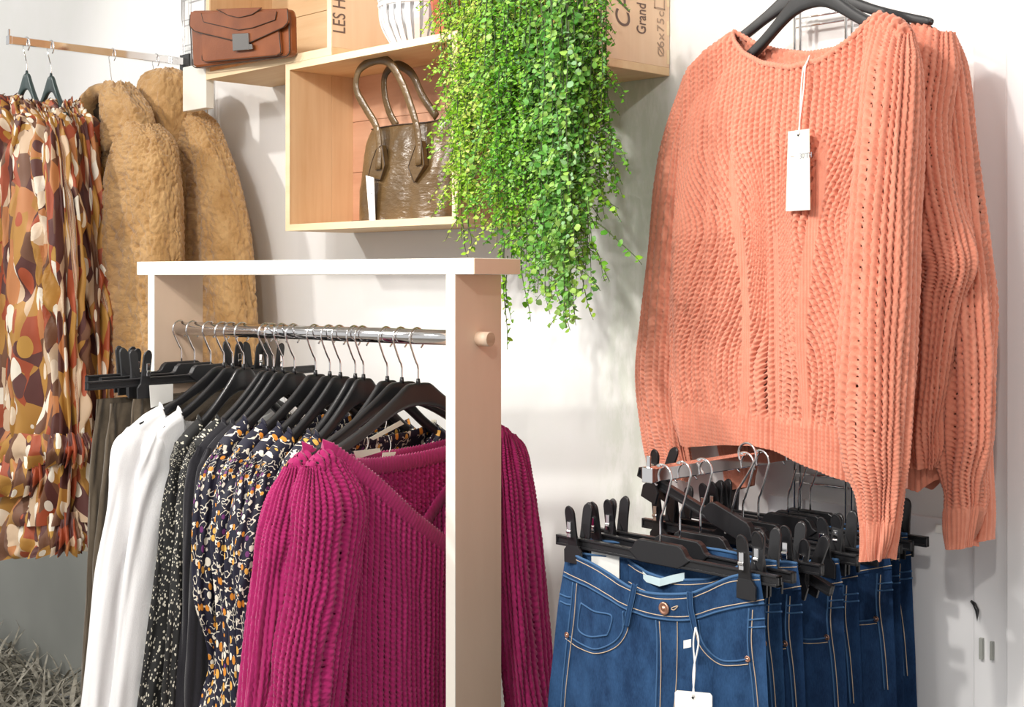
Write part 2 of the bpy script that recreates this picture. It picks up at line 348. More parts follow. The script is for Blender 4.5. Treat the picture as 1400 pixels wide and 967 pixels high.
# ---------------------------------------------------------------- the room
def struct(name, box, mat, bevel=0):
    o = MB().box(*box).build(name, mat, bevel=bevel); o['kind'] = 'structure'; return o
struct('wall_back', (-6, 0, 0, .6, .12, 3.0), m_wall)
struct('floor', (-6, -4.5, -.1, 2.5, 0, 0), m_floor)
struct('ceiling', (-6, -4.5, 3.0, 2.5, .12, 3.1), m_ceil)
struct('trim_1', (-.940, -.014, 0, -.888, 0, 3.0), m_white, .003)
struct('trim_2', (-1.30, -.008, 0, -.941, 0, 1.146), m_white, .002)
struct('trim_3', (-6, -.012, .28, -2.86, 0, 1.25), m_grey, .003)
struct('door_1', (-.884, -.03, 0, -.05, 0, 2.6), m_white, .004)
mb = MB(); mb.tube([(-.942, -.014, 1.034), (-.936, -.017, 1.032), (-.930, -.02, 1.024), (-.930, -.02, 1.008)], [.002, .003, .003, .0015])
setp(mb.build('door_hook', m_black, smooth=True), 'small black hook on the white door trim beside the jeans', 'hook')
mb = MB().box(-.9275, -.02, .955, -.9225, -.014, .985).box(-.911, -.02, .957, -.907, -.014, .983)
mb.build('hinge', m_grey, bpy.data.objects['trim_1'])
mb = MB().box(-1.0, -.011, 1.125, -.968, -.008, 1.137)
setp(mb.build('wall_sticker', m_card), 'small white rectangle stuck on the wall right of the jeans', 'sticker')
struct('trim_4', (-6, -.42, 0, -2.9, -.012, .285), m_white, .004)
# dried leaves on the ledge
def blades(n, x0, x1, y0, y1, z, rs):
    R = np.random.RandomState(rs); mb = MB()
    for k in range(n):
        x, y = R.uniform(x0, x1), R.uniform(y0, y1); a = R.uniform(0, 2*PI); l = R.uniform(.04, .17); w_ = R.uniform(.0015, .007)
        h = z+R.uniform(0, .04)**1.0; lift = R.uniform(-.2, .45) if R.rand() < .85 else 1.2; d = np.array([math.cos(a), math.sin(a), 0]); s = np.array([-math.sin(a), math.cos(a), R.uniform(-.5, .5)])
        P = [np.array([x, y, h])+d*l*t+np.array([0, 0, lift*l*t*(1-.4*t)]) for t in (0, .35, .7, 1)]
        P = [np.array([q[0], min(q[1], -.02), max(q[2], z+.002)]) for q in P]
        W = (.5, 1, .7, .05); v = []
        for p, ww in zip(P, W): v += [p-s*w_*ww, p+s*w_*ww]
        mb.add(v, [(0, 1, 3, 2), (2, 3, 5, 4), (4, 5, 7, 6)])
    return mb
o = blades(2600, -4.4, -2.95, -.42, -.02, .285, 3).build('dried_leaves', m_straw)
setp(o, 'heap of dried grass and leaves lying along the ledge under the dresses', 'dried leaves', kind='stuff')
# ---------------------------------------------------------------- ladder grids and arms
def ladder(x0, x1, z0, z1, label):
    t = thing('wall_grid', label, 'grid', ((x0+x1)/2, 0, z0)); xc = (x0+x1)/2
    for x in (x0, x1):
        mb = MB()
        for dx in (-.0055, .0055): mb.tube([(x-xc+dx, -.018, 0), (x-xc+dx, -.018, z1-z0)], .0024)
        mb.build('upright', m_chrome, t, True)
    nmax = int((z1-z0)/.066)
    src = None
    for k in range(nmax):
        z = .03+k*.066
        if src is None:
            mb = MB()
            for dz in (0, .014): mb.tube([(x0-xc-.006, -.0135, dz), (x1-xc+.006, -.0135, dz)], .002)
            src = mb.build('rung', m_chrome, t, True); src.location = (0, 0, z)
        else:
            c = src.copy(); C.objects.link(c); c.parent = t; c.location = (0, 0, z)
    for z in (.25, z1-z0-.25):
        MB().box(-.012, -.018, z-.012, .012, 0, z+.012).build('wall_bracket', m_black2, t)
    return t
ladder(-1.235, -1.141, .55, 2.6, 'chrome wire ladder grid on the wall behind the salmon sweaters')
ladder(-3.118, -3.005, 1.2, 2.9, 'chrome wire ladder grid on the wall behind the teddy coats')
def rail(x, y0, z, label):
    """square arm from the wall to y0 whose top is z"""
    t = thing('display_arm', label, 'rail', (x, 0, z))
    MB().box(-.008, y0, -.0195, .008, -.02, 0).build('arm', m_chrome, t, bevel=.0015)
    MB().box(-.009, y0-.002, -.020, .009, y0+.006, .0005).build('end_cap', m_chrome, t, bevel=.001)
    MB().box(-.003, y0, .0, .003, y0+.004, .016).build('stop_pin', m_chrome, t, bevel=.0008)
    MB().box(-.022, -.026, -.045, .022, -.0195, .01).build('bracket', m_black2, t, bevel=.001)
    return t
XJ = -1.170
rail(XJ, -.462, 1.247, 'chrome display arm sticking out of the wall that holds the jeans')
rail(-1.092, -.30, 2.045, 'chrome display arm above the front salmon sweater')
rail(-1.167, -.15, 2.045, 'short chrome display arm above the rear salmon sweater')
rail(-3.10, -.49, 2.067, 'chrome display arm holding the patterned dresses and teddy coats')
# ---------------------------------------------------------------- wooden crates
def crate(name, label, x0, x1, y0, z0, z1, th, mats, group=None, right_mat=None, back_split='x', back_mat=None):
    t = thing(name, label, 'crate', ((x0+x1)/2, y0, z0), group=group); W = (x1-x0)/2; D = -y0-.002; H = z1-z0
    mx, mz = mats
    MB().box(-W, 0, 0, W, D, th).build('bottom_board', mx, t, bevel=.001)
    MB().box(-W, 0, H-th, W, D, H).build('top_board', mx, t, bevel=.001)
    MB().box(-W+.0002, 0, th, -W+th, D*.62, H-th).build('side_board', mz, t, bevel=.0006)
    MB().box(-W+.0002, D*.622, th, -W+th, D, H-th).build('side_board', mz, t, bevel=.0006)
    MB().box(W-th, 0, th, W-.0002, D, H-th).build('side_board', right_mat or mz, t, bevel=.0006)
    bm_ = back_mat or mx
    for a, b in ((0, .36), (.363, .70), (.703, 1)):
        MB().box(-W+th, D-.010, th+(H-2*th)*a, W-th, D-.0005, th+(H-2*th)*b).build('back_board', bm_, t, bevel=.0006)
    for sx in (-1, 1):     # pale front edging strips
        MB().box(sx*(W-.0075)-.0075, -.0012, 0, sx*(W-.0075)+.0075, .0006, H).build('edge_strip', m_pine_pale, t)
    for zz in (0, H-th): MB().box(-W+.015, -.0012, zz, W-.015, .0006, zz+th).build('edge_strip', m_pine_pale, t)
    return t
c_main = crate('wooden_crate', 'open wooden crate on the wall with the brown tote bag inside', -2.418, -1.866, -.18, 1.600, 1.957, .014, (m_pine_x, m_pine_z), 'wooden wine crates on the wall', m_pine_red, back_mat=m_pine_red)
c_left = crate('wooden_crate', 'wooden crate with printed side lettering and the tan satchel inside', -2.738, -2.254, -.18, 1.9575, 2.36, .017, (m_pine_x, m_pine_z), 'wooden wine crates on the wall', m_print)
c_right = crate('wooden_crate', 'upright printed wooden crate right of the trailing plants', -1.777, -1.510, -.206, 1.853, 2.36, .014, (m_pine_x, m_pine_z), 'wooden wine crates on the wall', m_print)
for k in range(10):     # finger joints on the printed crate's rear corner
    MB().box(.1325, .197, .02+k*.05, .1338, .2035, .045+k*.05).build('finger_joint', m_pine_pale, c_right)
mb = MB().box(-.052, -.011, 0, .052, .011, .105)
o = mb.build('wooden_block', m_lam, bevel=.002); o.location = (-2.792, -.169, 1.893); setp(o, 'small square pale wooden board beside the crate, in front of the coats', 'board')
bpy.context.view_layer.update()
def text(body, size, M, mat, parent, name='lettering', ext=.0003, shear=0, spacing=1):
    cu = bpy.data.curves.new(name, 'FONT'); cu.body = body; cu.size = size; cu.extrude = ext; cu.space_character = spacing; cu.shear = shear
    tmp = bpy.data.objects.new('tmp', cu); C.objects.link(tmp); bpy.context.view_layer.update()
    me = bpy.data.meshes.new_from_object(tmp); bpy.data.objects.remove(tmp); me.materials.clear(); me.materials.append(mat)
    me.transform(M); o = bpy.data.objects.new(name, me); C.objects.link(o); o.parent = parent
    return o
def side_text(par, body, size, px, py, x, mat, wx=1, **k):
    """lettering that reads upwards on a face looking to +x, its first letter's foot seen at px,py"""
    d = ray(px, py); t = (x-CAM[0])/d[0]; p = CAM+d*t-np.array(par.location)
    M = Matrix(((0, 0, 1, p[0]), (0, -1, 0, p[1]), (1, 0, 0, p[2]), (0, 0, 0, 1)))@Matrix.Diagonal((wx, 1, 1, 1))
    return text(body, size, M, mat, par, **k)
side_text(c_right, 'Grand C', .034, 883, 48, -1.5095, m_ink, wx=.62)
side_text(c_right, 'CA', .052, 861, 41, -1.5095, m_ink, wx=.8, shear=.2)
side_text(c_right, '6x75cl', .027, 908, 66, -1.5095, m_ink2, wx=.9, spacing=1.1)
side_text(c_right, '\u00d8', .024, 908, 79, -1.5095, m_ink2)
side_text(c_left, 'LES H', .046, 472, 47, -2.2535, m_ink, wx=.64)
d = ray(908, 14); p = CAM+d*(-1.5095/d[0])-np.array(c_right.location)
mb = MB()
for a, b, c_, e in ((0, 0, .002, .1), (-.026, 0, -.024, .1), (-.026, 0, .002, .002)): mb.box(p[0]-.0002, p[1]+a, p[2]+b, p[0]+.0004, p[1]+c_, p[2]+e)
mb.build('printed_frame', m_ink2, c_right)
# ---------------------------------------------------------------- the wooden clothes rack
thr = math.radians(46-37.6); RO = np.array([-1.4775, -.494, 0]); FRK = Fr(RO, thr)
rk = thing('clothes_rack', 'pale laminated wooden clothes rack with a chrome bar', 'clothes rack', (RO[0], RO[1], 0), thr)
MB().box(-.8, 0, 1.505, -.0006, .113, 1.5295).build('top_board', m_lam, rk, bevel=.0012)
MB().box(-.0006, .0008, 1.5058, .0004, .1122, 1.5287).build('end_panel', m_board, rk)
for x0, x1 in ((-.768, -.750), (-.055, -.037)):
    t = MB().box(x0, .0004, 0, x1, .0016, 1.505).build('post_edge', m_lam, rk)
    MB().box(x0, .0016, .0, x1, .1125, 1.505).build('post', m_board, rk, bevel=.0008)
MB().box(-.75, .02, .12, -.055, .1, .145).build('lower_shelf', m_board, rk, bevel=.001)
ZB = 1.4068
MB().tube([(-.75, .0565, ZB), (-.055, .0565, ZB)], .0122, 24).build('bar', m_chrome, rk, True)
MB().tube([(-.037, .0565, ZB), (-.014, .0565, ZB)], .0112, 24).build('dowel_end', m_board, rk, True)
mb = MB().tube([(-.0142, .0565, ZB), (-.0134, .0565, ZB)], .0106, 24); mb.build('dowel_face', m_dowel, rk)
def bar_p(px):      # where along the bar a hanger neck seen at px sits
    k = (px-700)/FPX; return (2.0447*k+.0215)/(.792+.61*k)
def rack_frame(px, py, twist=0.0):
    p = bar_p(px); o = RO+FRK.U*p-FRK.N*.0565
    Z = np.dot(o-CAM, FV); z = 1.5-(py-HOR)*Z/FPX
    return Fr((o[0], o[1], z), thr+PI/2+twist)
# ---------------------------------------------------------------- hangers
def hook_path(zc, r=.0175, side=-1, cx=-.003):
    P = [(0, 0, -.006), (0, 0, zc*.28), (side*-.0005, 0, zc*.36)]
    P = [(0, -.006), (0, max(.006, zc*.34)), (side*r*.35, zc*.50), (cx+side*r*.93, zc-.006)]
    for a in np.linspace(175, -55, 16): P.append((cx-side*-r*math.cos(math.radians(180-a)) if 0 else cx+side*-1*r*math.cos(math.radians(a))*1.0, zc+r*math.sin(math.radians(a))))
    return [(x, 0, z) for x, z in catmull(P, 44)]
HP = [(0, -.001, -.034, .004), (.020, -.001, -.035, .0045), (.032, -.005, -.037, .0048), (.050, -.016, -.041, .005), (.080, -.033, -.052, .0052), (.12, -.053, -.069, .006), (.16, -.069, -.084, .0068), (.20, -.083, -.096, .0072), (.220, -.090, -.1015, .007), (.226, -.094, -.0985, .004)]
def arm_top(a, w, drop): return float(np.interp(abs(a)/w, [h[0] for h in HP], [h[1] for h in HP]))*drop
def hanger_mesh(mb, w=1.0, drop=1.0):
    a = np.array(HP); K = catmull(a, 26); K = np.vstack([K[::-1]*np.array([-1, 1, 1, 1]), K[1:]])
    th = np.arange(12)*2*PI/12+PI/12; V = []
    for x, zt, zb, hn in K:
        c = np.sign(np.cos(th))*np.abs(np.cos(th))**.45; s = np.sign(np.sin(th))*np.abs(np.sin(th))**.45
        V.append(np.stack([np.full(12, x*w), -.003*(x/.21)**2+hn*c, ((zt+zb)/2+(zt-zb)/2*s)*drop], -1))
    n = len(K); F = [(i*12+k, i*12+(k+1) % 12, (i+1)*12+(k+1) % 12, (i+1)*12+k) for i in range(n-1) for k in range(12)]
    F += [tuple(range(12)), tuple((n-1)*12+k for k in range(11, -1, -1))]
    mb.add(np.concatenate(V), F); return mb
hang_mesh = {}
def hanger(fr, hook_h, label, group, mat=m_black, w=1.0, drop=1.0, wire=.0015, key='r', cat='hanger', side=-1):
    """hook_h: height of the rail's top above the neck"""
    t = thing('clothes_hanger', label, cat, fr.o, fr.a, group)
    if key not in hang_mesh:
        b = hanger_mesh(MB(), w, drop).build('hanger_body', mat, t, True)
        mb = MB().tube([(0, 0, -.004), (0, 0, .006)], [.0042, .0028], 10).build('collar', mat, t, True)
        hang_mesh[key] = (b.data, mb.data)
    else:
        for n_, me in zip(('hanger_body', 'collar'), hang_mesh[key]):
            o = bpy.data.objects.new(n_, me); C.objects.link(o); o.parent = t
    MB().tube(hook_path(hook_h-.0175+.0015+.0004, .0175, side), wire, 8).build('hook', m_chrome, t, True)
    return t
def clip_parts(t, mat, x, wide=1.0):
    """one trouser clip with its spring"""
    prof = [(-.016, -.050), (.016, -.050), (.0165, -.032), (.0095, -.024), (.0085, .0)]
    for a in np.linspace(0, 180, 9): prof.append((.0085*math.cos(math.radians(a)), .022+.0095*math.sin(math.radians(a))))
    prof += [(-.0085, 0), (-.0095, -.024), (-.0165, -.032)]
    mb = MB()
    for sgn in (-1, 1):
        n = len(prof); v = []
        for yy in (.0035, .0075):
            for a, z in prof: v.append((x+a*wide, sgn*(yy+max(0, z+.02)*.16+.0065), z-.0))
        f = [tuple(range(n))[::-1], tuple(range(n, 2*n))]+[(i, (i+1) % n, (i+1) % n+n, i+n) for i in range(n)]
        mb.add(v, f)
        mb.tube([(x+a*wide*.80, sgn*(.013+max(0, z+.02)*.16), z) for a, z in prof[5:13]], .0017, 6)
    c = mb.build('clip', mat, t, bevel=.0006)
    s = MB()
    s.box(x-.0036, -.0215, -.012, x+.0036, -.015, .010); s.tube([(x-.004, -.0205, -.004), (x+.004, -.0205, -.004)], .003, 8)
    s.build('spring', m_chrome, c, bevel=.0006)
    return c
def clip_hanger(fr, hook_h, label, group, mat=m_black, half=.19, clips=(-.150, .150), side=1):
    t = thing('clip_hanger', label, 'hanger', fr.o, fr.a, group)
    mb = MB()     # grooved bar
    mb.box(-half, -.0045, -.030, half, .0045, -.0265).box(-half, -.0045, -.0185, half, .0045, -.0155).box(-half, -.0022, -.0275, half, .0022, -.0175)
    mb.box(-half, -.0045, -.030, -half+.003, .0045, -.0155).box(half-.003, -.0045, -.030, half, .0045, -.0155)
    mb.build('bar', mat, t, bevel=.0006)
    out = []
    for x, z in ((.055, -.017), (.047, -.013), (.041, -.004), (.034, 0)): out.append((x, z))
    P = [(-x, z) for x, z in out]; P = P+out[::-1]
    P = P+[(.045, -.024), (.034, -.031), (-.034, -.031), (-.045, -.024)]
    mb = MB().prism(P, -.0052, .0052); mb.build('plate', mat, t, bevel=.0015)
    for x in clips: clip_parts(t, mat, x)
    MB().tube(hook_path(hook_h-.016+.0017+.0004, .016, side, .003*side), .0016, 8).build('hook', m_chrome, t, True)
    return t
# ---------------------------------------------------------------- garments
def panel(name, top, bot, lef, rig, side, k, neck, nk, mat, parent, step=.004, fold=.004, ff=14, disp=None, amp=0, seed=0, n0=0, drop=0):
    """one sheet of a garment body, bulging by k to its side and held open by nk between the neck points (fractions of the top edge)"""
    wd = np.linalg.norm(np.diff(np.array(top), axis=0), axis=1).sum(); hg = np.linalg.norm(np.diff(np.array(lef), axis=0), axis=1).sum()
    nu, nv = int(min(640, max(30, wd/step))), int(min(640, max(20, hg/step)))
    G = coons(top, bot, lef, rig, nu, nv); s = np.linspace(0, 1, nu)[None]; v = np.linspace(0, 1, nv)[:, None]
    prof = np.sqrt(np.clip(1-(2*s-1)**2, 0, 1))**.8
    q = np.clip((s-neck[0])/(neck[1]-neck[0]), 0, 1); gt = nk/k*np.sin(PI*q)**.6
    blend = sstep(v/.22); g = gt*(1-blend)+prof*blend
    A, Z = G[..., 0], G[..., 1]
    g = np.maximum(g, .0135/k*np.sqrt(np.clip(v*hg/.012, 0, 1))*np.clip((1-np.abs(2*s-1))*16, 0, 1)**.5)
    n = side*k*g+n0+fold*sstep(v/.3)*(2.4*fbm(A*ff, Z*ff*.16, seed))*np.minimum(1, prof*1.5)+drop*v
    P = np.stack([A, -n, Z], -1); N = normals(P)
    N *= np.sign(-side*N[..., 1].mean()) or 1
    hole = None
    if disp is not None:
        H = disp(A, Z); P = P+N*(amp*H)[..., None]
        if step < .003: hole = (H < HOLE) & (v*hg > .03)
    return grid_obj(name, P, np.stack([A, Z], -1), mat, parent, False, hole)
def neck_loop(front, back, nk, n0=0, n=70, lift=.0):
    F, B = resamp(front, n), resamp(back, n); t = np.linspace(0, 1, n)
    f = [(x, -(n0+nk*math.sin(PI*q)**.6), z+lift) for (x, z), q in zip(F, t)]; b = [(x, n0*-1+nk*math.sin(PI*q)**.6, z+lift) for (x, z), q in zip(B, t)]
    return np.array(f+b[::-1][1:-1])
def band(name, loop, r, mat, parent, flat=(1.7, .8), rp=.006, amp=.0016, n=14):
    """a ribbed collar band round a neck loop"""
    L_ = resamp(np.vstack([loop, loop[:1]]), 420)[:-1]; m = len(L_)
    T = np.roll(L_, -1, 0)-np.roll(L_, 1, 0); T /= np.linalg.norm(T, axis=1, keepdims=True)
    cen = L_.mean(0); up = np.array([0, 0, 1.])-T*T[:, 2:3]; up /= np.linalg.norm(up, axis=1, keepdims=True)+1e-9
    B = np.cross(T, up); th = np.arange(n)*2*PI/n; s = np.cumsum(np.r_[0, np.linalg.norm(np.diff(L_, axis=0), axis=1)])
    rr = r+amp*np.cos(s/rp*2*PI)[:, None, None]
    P = L_[:, None]+rr*(flat[0]*np.cos(th)[None, :, None]*up[:, None]+flat[1]*np.sin(th)[None, :, None]*B[:, None])
    P = np.concatenate([P, P[:1]])
    uv = np.stack(np.broadcast_arrays(np.r_[s, s[-1]+.01][:, None], th[None]*r), -1)
    return grid_obj(name, P, uv, mat, parent, True)
# ---- salmon sweaters
FS = Fr((-1.135, -.185, 1.925), math.radians(-17)); SS = Fr((-1.122, -.105, 1.925), math.radians(-9))
def salmon_disp(fr, cx, y1=185, y2=315, y3=560):
    ac = fr.L(cx, 400)[0]; zA, zB, zC = fr.L(cx, y1)[1], fr.L(cx, y2)[1], fr.L(cx, y3)[1]
    def f(A, Z):
        x = A-ac; sd = np.abs(x); t = np.clip((zA-Z)/(zA-zB), 0, 1); u = np.clip((zB-Z)/(zB-zC), 0, 1)
        wv = .075*t*t*(3-2*t)-.095*np.sin(u*PI/2)**1.3+.010*sstep(u*3-1)*np.sin(u*7)
        c = sd+wv*sstep((sd-.008)/.05)
        K = knit(c+.5*(x < 0), Z, .0124, .0084); R = rib(A, Z, .0085, .006)
        fine = .45*rib(A, Z, .0052, .004)
        bandc = .088+.02*np.sin((Z-zB)*9); m = sstep((.013-np.abs(sd-bandc))/.004)*sstep((zA-Z)/.05)
        m = np.maximum(m, sstep((.009-sd)/.003)*sstep((zB+.01-Z)/.03))
        h = K*(1-m)+fine*m; b = sstep((zC-Z)/.02); return h*(1-b)+R*1.0*b
    return f
sal = thing('sweater', 'front salmon pink openwork knitted sweater carrying the white swing tag', 'sweater', FS.o, FS.a, 'salmon knitted sweaters')
def LL(fr, P, n=0): return [fr.L(x, y, n) for x, y in P]
nkL, nkR, tL, tR = (1003, 44), (1203, 18), (942, 98), (1246, 42)
fN = LL(FS, [nkL, (1012, 58), (1030, 74), (1060, 88), (1100, 94), (1140, 84), (1175, 55), (1192, 32), nkR]); bN = LL(FS, [nkL, (1020, 58), (1045, 68), (1085, 72), (1130, 64), (1170, 42), (1190, 28), nkR])
lef = LL(FS, [tL, (938, 140), (934, 230), (928, 330), (924, 430), (922, 520), (926, 575), (936, 602)])
rig = LL(FS, [tR, (1250, 200), (1246, 420), (1240, 560), (1236, 668)])
hem = LL(FS, [(936, 602), (962, 610), (1010, 607), (1060, 608), (1100, 622), (1150, 644), (1200, 664), (1236, 668)])
sh1, sh2 = LL(FS, [tL, (968, 70)]), LL(FS, [(1228, 24), tR])
topF, topB = sh1+fN+sh2, sh1+bN+sh2
dS = salmon_disp(FS, 1085)
def frac(top, a, b):
    d = np.r_[0, np.cumsum(np.linalg.norm(np.diff(np.array(top), axis=0), axis=1))]; return d[a]/d[-1], d[b]/d[-1]
panel('sweater_front', topF, hem, lef, rig, 1, .038, frac(topF, 2, len(topF)-3), .026, m_salmon, sal, .00115, .008, 14, dS, .0042, 1)
panel('sweater_back', topB, hem, lef, rig, -1, .02, frac(topB, 2, len(topB)-3), .022, m_salmon, sal, .0028, .003, 12, dS, .003, 2)
band('neckband', neck_loop(fN, bN, .027), .0034, m_salmon, sal, (1.2, .9), .0075, .0006)
def kn(p=.0118, r=.0084, s=0, cuff=None):
    def f(U, V):
        h = knit(U, V, p, r, s)
        if cuff is not None: b = sstep((V-V.max()+cuff)/.02); h = h*(1-b)+.8*rib(U, V, .0075, .006)*b
        return h
    return f
loft(FS, [(1196, 26, 1247, 46, .0, .012), (1190, 90, 1252, 92, .012, .026), (1184, 200, 1248, 200, .022, .034), (1176, 320, 1242, 320, .03, .036), (1166, 450, 1238, 450, .036, .036), (1160, 560, 1234, 560, .04, .034), (1164, 630, 1231, 630, .042, .03), (1182, 680, 1224, 680, .044, .022), (1187, 730, 1218, 730, .046, .018), (1188, 768, 1212, 764, .046, .014)],
     'sleeve', m_salmon, sal, .0014, (.004, 30, 2), kn(cuff=.115, s=3), .0034, 3)
loft(FS, [(938, 104, 975, 96, -.008, .010), (926, 150, 962, 150, -.012, .022), (912, 210, 950, 210, -.016, .026), (901, 300, 944, 300, -.018, .028), (888, 400, 938, 400, -.018, .028), (880, 470, 934, 470, -.018, .027), (878, 530, 930, 530, -.02, .024), (884, 590, 934, 600, -.024, .018), (890, 630, 940, 640, -.026, .014), (896, 660, 934, 656, -.026, .012)],
     'sleeve', m_salmon, sal, .0018, (.003, 30, 2), kn(cuff=.10, s=7), .0032, 5)
# second sweater behind it
sa2 = thing('sweater', 'salmon pink knitted sweater hanging behind the tagged one, nearer the wall', 'sweater', SS.o, SS.a, 'salmon knitted sweaters')
nk2 = LL(SS, [(1020, 52), (1050, 76), (1100, 92), (1150, 84), (1200, 60), (1235, 34)]); nb2 = LL(SS, [(1020, 52), (1060, 74), (1100, 80), (1150, 74), (1200, 50), (1235, 34)])
l2 = LL(SS, [(965, 92), (962, 240), (958, 420), (960, 600)]); r2 = LL(SS, [(1300, 62), (1302, 200), (1300, 380), (1292, 520), (1284, 655)])
h2 = LL(SS, [(960, 600), (1040, 608), (1140, 640), (1220, 655), (1265, 672), (1284, 655)])
t2f = [l2[0]]+nk2+LL(SS, [(1268, 30)])+[r2[0]]; t2b = [l2[0]]+nb2+LL(SS, [(1268, 30)])+[r2[0]]
panel('sweater_front', t2f, h2, l2, r2, 1, .030, (.2, .8), .02, m_salmon, sa2, .0022, .006, 14, lambda A, Z: np.where(Z < h2[4][1]+.07, .8*rib(A, Z, .0085, .006), knit(A, Z, .011, .0085, 4)), .0034, 11)
panel('sweater_back', t2b, h2, l2, r2, -1, .016, (.2, .8), .018, m_salmon, sa2, .005, .003, 10, None, 0, 12)
loft(SS, [(1240, 36, 1300, 44, .004, .014), (1236, 90, 1304, 92, .02, .03), (1234, 180, 1296, 180, .034, .036), (1236, 260, 1304, 258, .04, .034), (1240, 330, 1320, 320, .042, .03), (1244, 375, 1327, 366, .042, .028), (1246, 420, 1312, 415, .036, .026), (1246, 500, 1298, 500, .03, .024), (1244, 580, 1290, 580, .024, .02), (1250, 640, 1282, 640, .02, .012)],
     'sleeve_fold', m_salmon, sa2, .0018, (.005, 34, 2), kn(s=9), .0034, 14)
loft(SS, [(1262, 36, 1304, 52, -.008, .012), (1270, 90, 1316, 96, -.006, .026), (1282, 190, 1328, 190, .0, .030), (1292, 290, 1339, 290, .0, .030), (1292, 400, 1350, 400, .0, .030), (1288, 500, 1355, 500, .0, .028), (1286, 590, 1354, 590, .0, .026), (1290, 650, 1342, 650, .0, .022), (1296, 700, 1338, 700, .0, .018), (1303, 750, 1330, 748, .0, .015)],
     'sleeve', m_salmon, sa2, .0018, (.005, 30, 2), kn(cuff=.10, s=12), .0034, 16)
loft(SS, [(1318, 560, 1352, 560, -.024, .012), (1322, 640, 1353, 640, -.028, .014), (1328, 700, 1356, 700, -.028, .014), (1322, 744, 1355, 738, -.028, .016)], 'cuff', m_salmon, sa2, .0022, (.001, 30, 2), lambda U, V: rib(U, V, .0085, .006), .003, 17)
loft(SS, [(965, 100, 1000, 110, -.01, .012), (965, 300, 1015, 300, -.014, .022), (975, 500, 1025, 500, -.014, .022), (985, 600, 1028, 600, -.014, .018), (994, 640, 1030, 636, -.014, .014), (998, 672, 1028, 664, -.014, .012)], 'sleeve', m_salmon, sa2, .003, (.003, 30, 2), kn(cuff=.08, s=13), .003, 18)
hanger(Fr((FS.o[0]+.043, FS.o[1]-.013, 1.922), FS.a), 2.0455-1.922, 'black hanger inside the front salmon sweater, its arms showing in the neckline', 'hangers of the salmon sweaters', m_black2, .86, 1.12, key='s')
hanger(Fr((SS.o[0]-.045, SS.o[1]+.007, 1.949), SS.a), 2.0455-1.949, 'black hanger of the rear salmon sweater, its arms passing behind the front one', 'hangers of the salmon sweaters', m_black2, 1.04, 1.0, key='s2')
# swing tag
def tag_thing(fr, label, P, n, cordP, hole, mat=m_cream, lines=True, group=None, r=.0011):
    t = thing('swing_tag', label, 'tag', fr.o, fr.a, group)
    q = LL(fr, P, n); mb = MB(); v = [(a, -n-e, z) for e in (0, .0008) for a, z in q]
    m = len(q); mb.add(v, [tuple(range(m))[::-1], tuple(range(m, 2*m))]+[(i, (i+1) % m, (i+1) % m+m, i+m) for i in range(m)])
    mb.build('card', mat, t)
    for j, cp in enumerate(cordP):
        mb = MB().tube(catmull([(*fr.L(x, y, nn)[:1], -nn, fr.L(x, y, nn)[1]) for x, y, nn in cp], 24), r, 6); mb.build('cord', m_string, t, True)
    a, z = fr.L(*hole, n); mb = MB().tube([(a, -n-.0004, z), (a, -n-.0016, z)], .0016, 10); mb.build('eyelet', m_black2, t)
    return t
tg = tag_thing(FS, 'long cream price tag hanging on a white cord from the front salmon sweater', [(1078, 180), (1107, 176), (1108, 287), (1075, 289)], .052,
               [[(1107, 76, .02), (1103, 86, .034), (1098, 96, .040), (1095, 130, .048), (1093, 184, .0535)], [(1107, 77, .02), (1101, 92, .038), (1099, 120, .045), (1094, 160, .052), (1092, 184, .0535)]], (1092, 185))
a, z = FS.L(1093, 217, .053); text('30\u2019TH', .0105, Matrix(((1, 0, 0, a), (0, 0, -1, -.0532), (0, 1, 0, z), (0, 0, 0, 1))), m_inkg, tg, 'price_print')
a, z = FS.L(1081, 216, .053); text('----', .006, Matrix(((1, 0, 0, a), (0, 0, -1, -.0532), (0, 1, 0, z), (0, 0, 0, 1))), m_ink2, tg, 'small_print')
